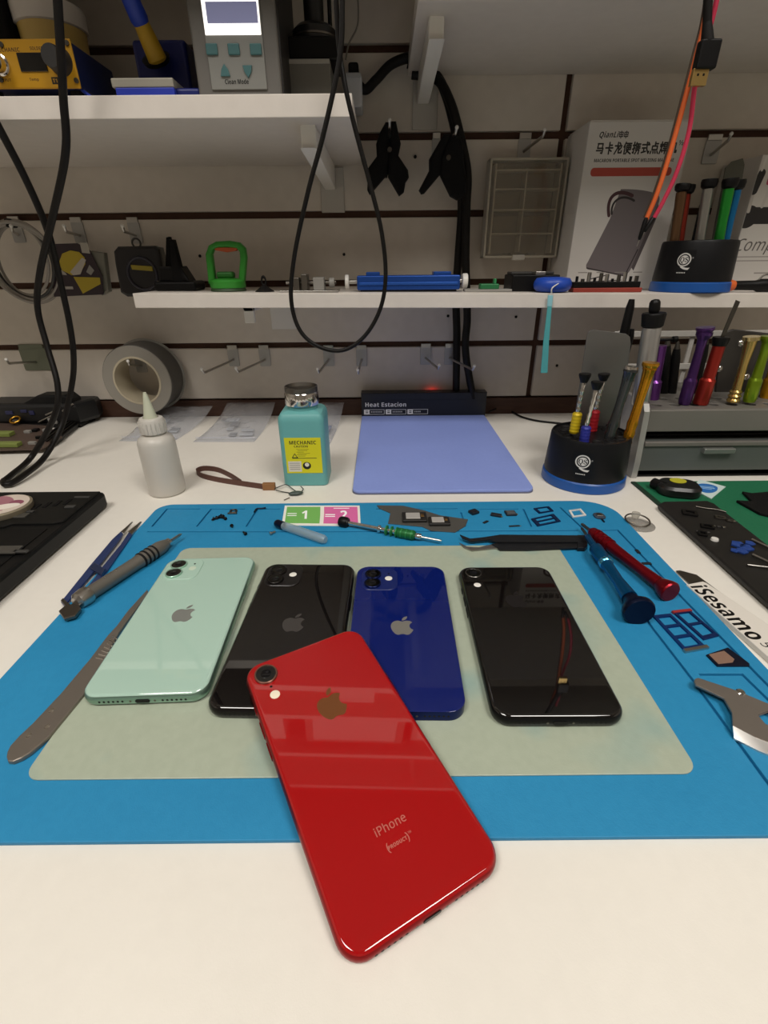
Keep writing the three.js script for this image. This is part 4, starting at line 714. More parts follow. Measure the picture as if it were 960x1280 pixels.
// ---------------------------------------------------------------- green cutting mat and what lies on it
{
  const o = thing('cutting_mat', 'green cutting mat beside the silver organiser', 'mat', V(0.45, 0, -0.33));
  part(o, 'mat_sheet', slab([[0.2985, -0.5265], [0.6, -0.5265], [0.6, -0.1], [0.3055, -0.1]], 0, 0.002, 0.0004), mottled([26, 106, 72], 10, 4, 0.55, (x, y) => 0.5 * n9(x, y) + 0.5 * n128(x, y)));
  part(o, 'dark_border', slab([[0.2982, -0.5268], [0.3035, -0.5268], [0.3105, -0.0997], [0.3052, -0.0997]], 0.0001, 0.0021, 0.0004), mat(0x10301f, 0.6));
}
const GY = 0.0021;
{
  const o = thing('phone_housing', 'dark grey stripped phone housing strewn with small parts on the cutting mat', 'phone part', onY(890, 670, GY));
  const y = GY + 0.005;
  part(o, 'shell', slab(pxT([[823, 630], [830, 626.5], [884, 625.5], [893, 629], [1030, 735], [1030, 810], [955, 748]], y), GY, 0.005, 0.0014), mat(0x1d1b19, 0.5, 0.2));
  const bits = [[862, 642, 0.014, 0.012, 'black_frame'], [884, 659, 0.012, 0.008, 'black_clip'], [900, 648, 0.01, 0.006, 'metal_clip'], [878, 668, 0.008, 0.009, 'black_clip'], [912, 652, 0.006, 0.004, 'metal_clip']];
  for (const [a, b, w, d, n] of bits) { const p = onY(a, b, y); part(o, n, slab(rrect(w, d, 0.001, 2).map(([u, v]) => [p.x + u * 0.9 - v * 0.4, p.z + u * 0.4 + v * 0.9]), y, 0.002, 0.0004, [rrect(w * 0.55, d * 0.5, 0.0008, 2).map(([u, v]) => [p.x + u * 0.9 - v * 0.4, p.z + u * 0.4 + v * 0.9]).reverse()]), n === 'metal_clip' ? M.steelDk : M.black); }
  for (let k = 0; k < 8; k++) { const p = onY(872 + 6.5 * k, 665 - 2.2 * k + (k % 3) * 3, y); part(o, 'small_contact', cbox(p.x, y + 0.0008, p.z, 0.003, 0.0014, 0.0022, 0.0003), k % 2 ? M.steel : M.darkGrey); }
  const p = onY(893, 675, y); part(o, 'bright_stud', latheAt(V(p.x, y, p.z), [[0, 0.002], [0.003, 0.0018], [0.0035, 0]], 14), M.plasticW);
  part(o, 'ribbon', tube([[870, 633], [880, 635], [896, 637], [908, 640]].map(q => onY(q[0], q[1], y + 0.001)), 0.0009, 16, 6), M.steelDk);
}
{ const y = GY + 0.0052, o = thing('ring_light_flex', 'blue flex cluster lying on the stripped housing', 'phone part', onY(928, 684, y));
  for (const [a, b, r] of [[922, 682, 0.005], [932, 686, 0.005], [927, 690, 0.004], [937, 680, 0.0035], [918, 689, 0.003]]) { const p = onY(a, b, y); part(o, 'blue_lobe', slab(Array.from({ length: 10 }, (_, i) => [p.x + r * (1 + 0.25 * (i % 2)) * Math.cos(i * 0.628), p.z + r * (1 + 0.25 * (i % 2)) * Math.sin(i * 0.628)]), y, 0.0014 + 0.3 * (r - 0.003), 0.0003), mat(0x1d3f86, 0.45)); } }
for (const [l, q] of [['slim steel pick with pointed end on the stripped housing', [[940, 674], [962, 684], [985, 690]]], ['slim steel pick behind the blue flex on the stripped housing', [[934, 706], [950, 708], [985, 712]]], ['slim steel pick below the blue flex, bent in the middle', [[941, 693], [960, 702], [985, 716]]]]) { const y = GY + 0.0068; solo('steel_pick', l, 'pick', tube(q.map(c => onY(c[0], c[1], y)), 0.0011, 16, 7), M.steel, onY(q[0][0], q[0][1], y)); }
{ // round black loupe with stub handle
  const p = onY(846, 616, GY), o = thing('magnifier_case', 'round black case with stub handle and yellow sticker on the cutting mat', 'case', V(p.x, GY, p.z));
  part(o, 'case_body', loft(0.045, 0.035, 0.015, [[0.002, 0], [0, 0.002], [0, 0.009], [0.003, 0.012]], true, true).rotateY(-0.25).translate(p.x, GY, p.z), mat(0x121212, 0.35));
  part(o, 'handle', rod(onY(815, 603, GY + 0.006), onY(832, 609, GY + 0.007), [[0, 0.004], [0.1, 0.006], [1, 0.0055]]), M.black);
  part(o, 'sticker', slab(Array.from({ length: 20 }, (_, i) => [p.x + 0.002 + 0.009 * Math.cos(i * 0.314), p.z - 0.007 + 0.0075 * Math.sin(i * 0.314)]), GY + 0.0119, 0.0004), mat(0xb7b22a, 0.5), { label: 'yellow round sticker' });
}
{ const a = onY(864, 611, GY), b = onY(889, 624, GY), c = onY(907, 609, GY), d = onY(874, 600, GY);
  solo('sticker_sheet', 'white sheet with a blue oval print beside the black case', 'sticker', sheet(a, b, c, d, 0.0008), canvasMat(256, 256, (x, w, h) => { x.fillStyle = '#cfe0dc'; x.fillRect(0, 0, w, h); x.fillStyle = '#2b6fb8'; x.beginPath(); x.ellipse(120, 140, 108, 88, -0.5, 0, 7); x.fill(); x.fillStyle = '#9cc4e6'; x.save(); x.translate(120, 140); x.rotate(-0.5); x.fillRect(-66, -26, 132, 9); x.fillRect(-78, -6, 156, 12); x.fillRect(-50, 18, 100, 8); x.restore(); }), V(a.x, GY, a.z)); }
solo('black_bracket', 'jagged black plastic bracket on the cutting mat', 'phone part', slab(pxT([[928, 614], [940, 616], [975, 613], [980, 648], [950, 641], [921, 625], [940, 626]], GY + 0.003), GY, 0.003, 0.0007), M.blackMat, onY(950, 630, GY));

// ---------------------------------------------------------------- laptop and clutter on the left
{
  const o = thing('laptop_base', 'black opened laptop base cut off by the bench side', 'laptop', V(-0.42, 0, -0.35));
  const q = onY(133, 612, 0.02), x1 = q.x - 0.001, zb = q.z, zf = -0.17, x0 = -0.64;
  part(o, 'chassis', slab(rrect(x1 - x0, zf - zb, 0.006, 5, (x0 + x1) / 2, 0).map(([x, z]) => [x, z + (zf + zb) / 2]), 0.0015, 0.0165, 0.003), mat(0x0f0f0f, 0.45, 0, { specularIntensity: 0.5 }));
  part(o, 'deck_back', slab([[x0 + 0.004, zb + 0.004], [x1 - 0.004, zb + 0.004], [x1 - 0.004, zb + 0.072], [x1 - 0.012, zb + 0.076], [x1 - 0.05, zb + 0.076], [x1 - 0.055, zb + 0.082], [x0 + 0.004, zb + 0.082]], 0.0178, 0.0022, 0.0006), mat(0x121211, 0.5, 0, { specularIntensity: 0.5 }));
  part(o, 'inner_board', slab([[x0 + 0.006, zb + 0.09], [x1 - 0.012, zb + 0.084], [x1 - 0.012, zf - 0.01], [x0 + 0.006, zf - 0.01]], 0.0178, 0.0008), mat(0x08090a, 0.5, 0, { specularIntensity: 0.5 }));
  for (let k = 0; k < 8; k++) part(o, 'vent_slot', cbox(x1 - 0.024 - 0.0085 * k, 0.0202, zb + 0.03 + 0.0035 * k, 0.004, 0.001, 0.012, 0.0004), M.blackMat);
  for (const [a, b, w, d] of [[103, 622, 0.016, 0.003], [88, 634, 0.01, 0.005], [22, 645, 0.02, 0.009], [35, 640, 0.012, 0.004], [10, 688, 0.02, 0.012], [26, 690, 0.012, 0.004]]) { const p = onY(a, b, 0.02); part(o, 'connector', cbox(p.x, 0.0205, p.z, w, 0.0018, d, 0.0005), w > 0.018 ? mat(0x5a5853, 0.4, 0.5) : M.darkGrey); }
  for (const [x, z] of [[x1 - 0.03, zb + 0.03], [x1 - 0.04, zf - 0.03], [x0 + 0.04, zf - 0.03], [x0 + 0.04, zb + 0.03]]) part(o, 'rubber_foot', cyl(V(x, 0, z), V(x, 0.0019, z), 0.006, 14), M.rubber);
}
{ const c = onY(3, 634, 0.024), y = 0.0201, o = thing('round_tin', 'round tin with pink and white lid on the laptop base', 'tin', V(c.x, y, c.z));
  part(o, 'tin_body', latheAt(V(c.x, y, c.z), [[0, 0], [0.0255, 0], [0.026, 0.001], [0.026, 0.0055], [0.0245, 0.0065], [0, 0.0065]], 40), mat(0xa99d86, 0.4, 0.6));
  const g = new THREE.CircleGeometry(0.0238, 40); g.rotateX(-Math.PI / 2); g.translate(c.x, y + 0.0067, c.z);
  part(o, 'lid_print', g, canvasMat(256, 256, (x, w, h) => { x.fillStyle = '#d8c9bb'; x.fillRect(0, 0, w, h); x.fillStyle = '#a8707c'; x.beginPath(); x.ellipse(90, 90, 90, 60, 0.6, 0, 7); x.fill(); x.fillStyle = '#8f4f63'; x.beginPath(); x.ellipse(190, 100, 40, 30, 0.3, 0, 7); x.fill(); x.fillStyle = '#efe6da'; x.beginPath(); x.ellipse(160, 150, 70, 34, -0.4, 0, 7); x.fill(); x.fillStyle = '#b98a8c'; x.fillRect(60, 190, 120, 12); }, 0.35));
}
{ // dark electronics heap by the wall
  const o = thing('power_adapter', 'black angular power unit behind the loose circuit boards', 'adapter', V(-0.56, 0, -0.79));
  part(o, 'case', slab([[-0.66, ZW + 0.008], [-0.49, ZW + 0.008], [-0.485, ZW + 0.03], [-0.50, -0.772], [-0.66, -0.772]], 0.006, 0.034, 0.006), mat(0x0f0f10, 0.5));
  const zt = -0.776, lid = pxZ([[20, 508], [30, 503], [46, 494.5], [80, 494], [88, 500], [92, 508], [94, 518], [20, 520]], zt);
  part(o, 'raised_cover', plateZ(lid, zt - 0.03, 0.03, 0.003), mat(0x0d0d0e, 0.5, 0, { specularIntensity: 0.5 }));
  for (const [a, b] of [[[78, 514], [91, 505]], [[57, 519], [68, 514]], [[48, 528], [66, 519]]]) { const p = onZ(a[0], a[1], -0.771), q = onZ(b[0], b[1], -0.772); part(o, 'metal_strip', rod(p, q, [[0, 0.0012], [0.1, 0.0016], [1, 0.0014]], 8), M.steel); }
  for (const [a, b, w, h] of [[12, 516, 0.012, 0.006], [30, 514, 0.01, 0.005], [40, 516, 0.008, 0.007], [66, 526, 0.014, 0.01]]) { const p = onZ(a, b, -0.772); part(o, 'terminal', cbox(p.x, p.y, -0.774, w, h, 0.008, 0.001), w > 0.013 ? M.greyPl : mat(0x24264a, 0.5)); }
  part(o, 'foot_strip', box(-0.65, -0.5, 0, 0.0065, ZW + 0.02, -0.77, 0.001), M.rubber);
}
{ const o = thing('circuit_board', 'brown circuit board with gold ring and green connectors before the power unit', 'circuit board', onY(30, 548, 0));
  const y = 0.008, b = pxT([[-20, 528], [28, 530], [60, 532], [78, 546], [52, 561], [-20, 563]], y);
  part(o, 'board', slab(b, y - 0.0018, 0.0018, 0.0003), mat(0x4f4038, 0.5));
  part(o, 'standoff', merge([cbox(onY(0, 552, y).x, 0.0031, onY(0, 552, y).z, 0.05, 0.0062, 0.012, 0.001), cbox(onY(55, 545, y).x, 0.0031, onY(55, 545, y).z, 0.02, 0.0062, 0.012, 0.001)]), M.darkGrey);
  let p = onY(18, 522, y + 0.012); part(o, 'gold_ring', new THREE.TorusGeometry(0.0075, 0.0018, 8, 24).rotateX(-1.1).translate(p.x, y + 0.0085, p.z), M.gold);
  part(o, 'coil_post', cyl(V(p.x, y, p.z), V(p.x, y + 0.008, p.z), 0.005, 14), M.darkGrey);
  for (const [a, c, w, d, h] of [[0, 540, 0.035, 0.014, 0.006], [2, 553, 0.05, 0.012, 0.006]]) { p = onY(a, c, y + h); part(o, 'green_connector', cbox(p.x, y + h / 2, p.z, w, h, d, 0.001), mat(0x7b8742, 0.5)); }
  for (const [a, c] of [[34, 538], [44, 536], [57, 536], [50, 545], [40, 552]]) { p = onY(a, c, y + 0.004); part(o, 'component', cbox(p.x, y + 0.002, p.z, rr(0.006, 0.014), 0.004, rr(0.005, 0.01), 0.0006), rnd() > 0.5 ? M.black : M.greyPl); }
}
{ const o = thing('heat_sink', 'black finned metal part beside the circuit board at the wall', 'heat sink', onY(82, 530, 0)), a = onY(70, 540, 0.01);
  part(o, 'base', slab(pxT([[44, 551], [66, 553], [104, 524], [92, 521]], 0.003), 0, 0.003, 0.0006), M.black);
  for (let k = 0; k < 5; k++) part(o, 'fin', slab(pxT([[48 + 4 * k, 549], [50 + 4 * k, 549.5], [88 + 3.2 * k, 523], [86 + 3.2 * k, 522.5]], 0.012), 0.0028, 0.009 - 0.001 * k, 0.0004), k % 2 ? M.iron : M.black);
}
// ---------------------------------------------------------------- things on the middle shelf
const SH = x => midTop(x) + 0.0002;
{ // black twin-prong stand
  const z = -0.735, c = onZ(225, 362, z), y = SH(c.x), o = thing('tool_stand', 'black plastic stand with two upright prongs on the narrow shelf', 'tool stand', V(c.x, y, z));
  const Y = (a, b) => { const p = onZ(a, b, z); return [p.x, p.y]; };
  part(o, 'base', box(c.x - 0.027, c.x + 0.03, y, y + 0.012, z - 0.022, z + 0.022, 0.004), M.black);
  part(o, 'prong', plateZ([Y(208, 355), Y(209, 297), Y(213, 296), Y(217, 320), Y(222, 355)], z - 0.006, 0.012, 0.002), M.blackMat);
  part(o, 'prong', plateZ([Y(221, 355), Y(218, 300), Y(223, 300), Y(232, 335), Y(236, 355)], z + 0.0065, 0.012, 0.002), M.blackMat);
  part(o, 'pedestal', plateZ([[c.x - 0.02, y + 0.011], [c.x + 0.022, y + 0.011], [c.x + 0.012, y + 0.03], [c.x - 0.017, y + 0.03]], z - 0.012, 0.03, 0.003), M.black);
}
{ // green suction lifter
  const z = -0.715, c = onZ(286, 362, z), y = SH(c.x), o = thing('suction_lifter', 'bright green suction lifter with loop handle on the narrow shelf', 'suction lifter', V(c.x, y, z)), gm = mat(0x2f8f2a, 0.42);
  part(o, 'rubber_cup', latheAt(V(c.x, y, z), [[0, 0.0015], [0.018, 0.001], [0.0225, 0], [0.0235, 0.0008], [0.0215, 0.0045], [0, 0.0048]], 36), mat(0x33482c, 0.6));
  part(o, 'body', latheAt(V(c.x, y, z), [[0.0225, 0.004], [0.0232, 0.0055], [0.0232, 0.012], [0.0215, 0.014], [0.012, 0.0158], [0, 0.0162]], 36), gm);
  const Y = (a, b) => { const p = onZ(a, b, z); return [p.x, p.y]; };
  const outer = [[262, 355], [258, 318], [262, 307], [271, 302], [288, 301], [300, 303], [307, 310], [309, 322], [306, 355]].map(q => Y(...q)), inner = [[270, 350], [266, 318], [268, 312], [274, 309.5], [288, 309], [297, 310.5], [300.5, 315], [301, 324], [299, 350]].map(q => Y(...q));
  part(o, 'handle', plateZ(outer.concat(inner.reverse()), z - 0.006, 0.012, 0.0025), gm);
  part(o, 'orange_grip', plateZ([[267.5, 309], [298, 309.5], [296, 313.5], [284, 315.5], [270, 313]].map(q => Y(...q)), z - 0.004, 0.008, 0.001), mat(0xc0582a, 0.5), { label: 'orange strip under the handle' });
  part(o, 'lever', cbox(c.x - 0.001, y + 0.0195, z, 0.022, 0.008, 0.016, 0.003), mat(0x256f22, 0.45));
}
{ const z = -0.70, c = onZ(331, 364, z), y = SH(c.x), o = thing('suction_hook', 'tiny black suction hook beside the green lifter', 'suction cup', V(c.x, y, z));
  part(o, 'cup', latheAt(V(c.x, y, z), [[0, 0.0075], [0.003, 0.0072], [0.008, 0.0035], [0.0125, 0.0005], [0.0125, 0], [0, 0]], 24), M.rubber);
  part(o, 'loop', new THREE.TorusGeometry(0.0034, 0.0013, 8, 18).scale(0.8, 1.5, 1).translate(c.x, y + 0.0125, z), M.rubber); }
{ // small board jig
  const z = -0.70, c = onZ(388, 363, z), y = SH(c.x), o = thing('board_clamp', 'small grey metal board clamp with rods inside the cable loop', 'clamp', V(c.x, y, z));
  const p0 = onZ(352, 363, z).x, p1 = onZ(424, 363, z).x;
  part(o, 'base_plate', box(p0, p1, y, y + 0.002, z - 0.02, z + 0.02, 0.0005), M.steel);
  part(o, 'rod', cyl(V(p0 + 0.006, y + 0.0105, z - 0.004), V(p1 - 0.004, y + 0.0105, z - 0.004), 0.0022, 12), M.steelDk);
  for (const f of [0.28, 0.42, 0.62, 0.7]) { const x = p0 + (p1 - p0) * f; part(o, 'jaw', box(x - 0.004, x + 0.004, y + 0.0018, y + (f > 0.4 && f < 0.5 ? 0.021 : 0.017), z - 0.012, z + 0.008, 0.001), f > 0.5 ? M.greyPl : M.steelDk); }
  part(o, 'thumb_screw', cyl(V(p0 + (p1 - p0) * 0.83, y + 0.0105, z - 0.004), V(p0 + (p1 - p0) * 0.92, y + 0.0105, z - 0.004), 0.006, 14), M.greyPl);
}
{ // blue holder bar
  const z = -0.705, a = onZ(447, 364, z), b = onZ(573, 364, z), y = SH(a.x) - 0.0004, o = thing('board_holder', 'long blue board holder bar with white end knobs on the narrow shelf', 'board holder', V((a.x + b.x) / 2, y, z)), bl = mat(0x1e4a9a, 0.35, 0.5);
  part(o, 'rail', box(a.x, b.x, y + 0.002, y + 0.0195, z - 0.014, z + 0.012, 0.002), bl);
  part(o, 'rail_ridge', box(a.x + 0.003, b.x - 0.003, y + 0.008, y + 0.0115, z + 0.011, z + 0.0135, 0.0008), mat(0x2a5cb4, 0.35, 0.5));
  part(o, 'jaw', box(a.x + 0.012, a.x + 0.03, y + 0.019, y + 0.0235, z - 0.012, z + 0.01, 0.001), bl); part(o, 'jaw', box(b.x - 0.035, b.x - 0.012, y + 0.019, y + 0.0235, z - 0.012, z + 0.01, 0.001), bl);
  part(o, 'end_knob', cyl(V(b.x + 0.004, y + 0.012, z), V(b.x + 0.011, y + 0.012, z), 0.009, 20), M.plasticW); part(o, 'end_knob', cyl(V(a.x - 0.016, y + 0.012, z), V(a.x - 0.011, y + 0.012, z), 0.0085, 20), M.plasticW);
  part(o, 'spindle', cyl(V(a.x - 0.012, y + 0.012, z), V(b.x + 0.006, y + 0.012, z), 0.0028, 12), M.steel);
  part(o, 'foot', box(a.x + 0.004, b.x - 0.004, y, y + 0.0025, z - 0.012, z + 0.01, 0.0006), M.rubber);
}
{ const z = -0.7, c = onZ(610, 364, z), y = SH(c.x), o = thing('spring_clamp', 'small green clip on a grey strip on the narrow shelf', 'clip', V(c.x, y, z));
  part(o, 'strip', box(c.x - 0.032, c.x + 0.03, y, y + 0.003, z - 0.01, z + 0.008, 0.0006), M.greyPl); part(o, 'clip_body', box(c.x - 0.012, c.x + 0.013, y + 0.0028, y + 0.0095, z - 0.008, z + 0.007, 0.0015), mat(0x1d6a3c, 0.45)); part(o, 'clip_tab', box(c.x + 0.006, c.x + 0.009, y + 0.009, y + 0.0155, z - 0.004, z + 0.006, 0.0008), mat(0x27804a, 0.45)); }
{ const z = -0.72, a = onZ(634, 364, z), b = onZ(680, 364, z), y = SH(a.x) - 0.0003, o = thing('tool_case', 'black low tool case with a silver clasp on the narrow shelf', 'case', V((a.x + b.x) / 2, y, z));
  part(o, 'case_body', box(a.x, b.x + 0.012, y, y + 0.02, z - 0.025, z + 0.022, 0.0015), M.black); part(o, 'clasp', box(b.x - 0.02, b.x - 0.007, y + 0.0195, y + 0.024, z + 0.002, z + 0.02, 0.001), M.steel); part(o, 'lid_edge', box(a.x + 0.003, b.x + 0.01, y + 0.02, y + 0.0235, z - 0.024, z + 0.002, 0.001), M.darkGrey); }
{ // blue ring with turquoise strap hanging over the edge
  const z = -0.682, c = onZ(690, 360, z), y = SH(c.x), o = thing('reel', 'blue round reel with turquoise strap hanging over the shelf edge', 'reel', V(c.x, y, z));
  part(o, 'reel_body', latheAt(V(c.x, y, z), [[0.006, 0.0165], [0.012, 0.0178], [0.0205, 0.0165], [0.0232, 0.0125], [0.0238, 0.009], [0.0228, 0.0045], [0.019, 0.0012], [0.012, 0], [0.004, 0]], 36, 1.2), mat(0x1f49b0, 0.4));
  part(o, 'hub', latheAt(V(c.x, y, z), [[0, 0.014], [0.006, 0.0145], [0.0062, 0.0165]], 20), navy);
  const zs = MIDF + 0.003, q = [[690, 362], [689.5, 368], [688, 380], [685.5, 400], [682, 430], [679.5, 466]].map(([a, b], i) => onZ(a, b, zs + (i ? 0 : 0.001)));
  part(o, 'cord', tube([V(c.x + 0.002, y + 0.012, z + 0.022), V(q[0].x, y + 0.006, zs + 0.001), q[1]], 0.0008, 12, 6), M.plasticW);
  const P = (a, b) => { const p = onZ(a, b, zs); return [p.x, p.y]; };
  part(o, 'strap_clip', plateZ([P(684.5, 369), P(691, 369), P(689.5, 383), P(683.5, 383)], zs, 0.0022, 0.0006), mat(0x8fc6cf, 0.4));
  part(o, 'strap', plateZ([P(684, 383), P(689.3, 383), P(686, 425), P(684, 466), P(675.5, 466), P(679, 425)], zs + 0.0002, 0.0016, 0.0004), mat(0x4fa3a6, 0.5), { label: 'turquoise strap' });
}
{ // bit rail
  const z = -0.69, a = onZ(713, 364, z), b = onZ(798, 364, z), y = SH(b.x), o = thing('bit_set', 'black rail of screwdriver bits on a red base', 'bit set', V((a.x + b.x) / 2, y, z));
  part(o, 'red_base', box(a.x, b.x, y, y + 0.0055, z - 0.009, z + 0.009, 0.001), mat(0x8f3326, 0.5));
  part(o, 'rail', box(a.x + 0.001, b.x - 0.002, y + 0.0053, y + 0.0125, z - 0.006, z + 0.006, 0.0008), M.black);
  for (let k = 0; k < 11; k++) { const x = a.x + 0.006 + (b.x - a.x - 0.012) * k / 10, h = [0.019, 0.016, 0.0235, 0.017, 0.0225, 0.0215, 0.016, 0.021, 0.0235, 0.0185, 0.019][k]; part(o, 'bit', cyl(V(x, y + 0.012, z), V(x, y + h, z), k % 3 ? 0.0024 : 0.0018, 6), [M.steel, M.black, M.iron][(k * 7 + 1) % 3]); }
}
// second tool cup
const c2 = V(onZ(860, 362, -0.702).x, 0, -0.702); c2.y = SH(c2.x); toolCup('black tool cup with blue foot standing on the narrow shelf', c2, 0.98, -1.05);
const hp = [[0, 0.0055], [0.05, 0.006], [0.5, 0.0056], [0.93, 0.0062], [1, 0.006]], hc = [[0, 0.0062], [0.2, 0.0085], [0.7, 0.0095], [1, 0.0088]];
const sC = (l, hex, z, a, b, c) => standing('long_screwdriver', l, 'screwdriver', z, [{ n: 'handle', a, b, p: hp, m: an(hex) }, { n: 'cap', a: b, b: c, p: hc, m: M.black }]);
sC('bronze metal screwdriver with black cap in the shelf tool cup', 0x6e5138, -0.708, [840, 322], [852, 240], [855, 230]);
sC('dark red metal screwdriver with black cap in the shelf tool cup', 0x8c2f22, -0.712, [846, 322], [857, 243], [860, 231]);
sC('silver metal screwdriver with black cap in the shelf tool cup', 0x9a9790, -0.7, [871, 322], [885, 236], [888, 224]);
sC('green metal screwdriver with black cap in the shelf tool cup', 0x2f9a3a, -0.695, [895, 318], [911, 236], [914, 223]);
sC('blue metal screwdriver with black cap in the shelf tool cup', 0x1f78b4, -0.71, [902, 318], [920, 238], [923, 225]);
standing('black_pick', 'thin black pick between the tools of the shelf cup', 'pick', -0.72, [{ n: 'shaft', a: [862, 320], b: [878, 250], p: [[0, 0.0022], [0.9, 0.0022], [1, 0.001]], m: M.black }]);
{ const z = -0.728, o = thing('flat_scraper', 'grey flat blade standing behind the green screwdriver', 'scraper', onZ(895, 318, z)); part(o, 'blade', plateZ(pxZ([[885, 322], [906, 210], [914, 202], [928, 198], [930, 206], [926, 232], [904, 322]], z), z, 0.0014, 0.0004), mat(0x57574e, 0.45, 0.6)); }
// ---------------------------------------------------------------- printed boxes
const strokes = {   // brush outlines of the printed heading, each glyph on a 10 x 10 grid
  a: [[[2, 1], [8, 1], [7.6, 5]], [[2.6, 1], [2, 5], [8.6, 5], [8, 9.4], [6.4, 9]], [[1, 7], [6.8, 7]]],
  b: [[[5, 0], [5, 4.6]], [[5, 2.4], [8.4, 2.4]], [[0.8, 4.7], [9.4, 4.7]], [[5, 4.8], [5, 10]], [[5.2, 6.2], [8, 7.6]]],
  c: [[[1, 3], [9, 3]], [[4.2, 0], [4, 5], [1, 10]], [[6, 0.4], [7.4, 1.8]], [[5.6, 3.2], [5.6, 9], [9.2, 9], [9.2, 7.4]], [[8.6, 4.4], [5.8, 7]]],
  d: [[[2.4, 0], [0.6, 4]], [[1.8, 2.8], [1.8, 10]], [[3.4, 1], [9.4, 1]], [[4, 2.6], [9, 2.6], [9, 6.2], [4, 6.2], [4, 2.6]], [[4, 4.4], [9, 4.4]], [[6.6, 1], [6.4, 6.6], [3.4, 10]], [[4, 7], [9.6, 10]]],
  e: [[[0.4, 2.6], [3, 2.6]], [[1.8, 0], [1.8, 9.4], [0.8, 8.8]], [[0.4, 6], [3, 5]], [[4.6, 0.4], [3.6, 3]], [[4.2, 1.6], [9.4, 1.6]], [[4.4, 3.4], [9, 3.4]], [[4.4, 5], [9.2, 5]], [[6.6, 1.4], [6.6, 5]], [[4, 6.6], [8.4, 6.6], [8, 10]], [[6, 6.6], [4, 10]]],
  f: [[[0.6, 2.2], [9.4, 2.2]], [[6, 0], [6.6, 6], [9, 9.6], [9.6, 8]], [[7.8, 0.4], [8.8, 1.4]], [[1, 5], [5, 5]], [[3, 5], [3, 8.6]], [[0.6, 9], [5.4, 8]]],
  g: [[[5, 0], [5, 3.4]], [[5, 1.4], [8.6, 1.4]], [[2, 3.4], [8, 3.4], [8, 6.6], [2, 6.6], [2, 3.4]], [[1, 8], [0.4, 9.8]], [[3.6, 8], [4, 9.6]], [[6, 8], [6.6, 9.6]], [[8.4, 8], [9.6, 9.8]]],
  h: [[[0.6, 2], [0.8, 4]], [[2, 0], [2, 5], [0.4, 10]], [[3.4, 2], [2.8, 4]], [[2, 6], [3.4, 8.6]], [[4.8, 0.6], [8.8, 0.6], [8.8, 4], [4.8, 4], [4.8, 0.6]], [[4.8, 2.3], [8.8, 2.3]], [[4.4, 5.6], [9.2, 5.6]], [[3.8, 7.4], [9.6, 7.4]], [[6.8, 5.6], [6.8, 10]]],
  i: [[[0.4, 2.6], [4, 2.6]], [[2.2, 0], [2.2, 10]], [[2, 3.4], [0.4, 6.6]], [[2.6, 4], [4, 5.6]], [[5.4, 1], [5.2, 6], [4, 10]], [[5.4, 1], [8, 1], [8, 9], [9.6, 9], [9.6, 7.4]]],
};
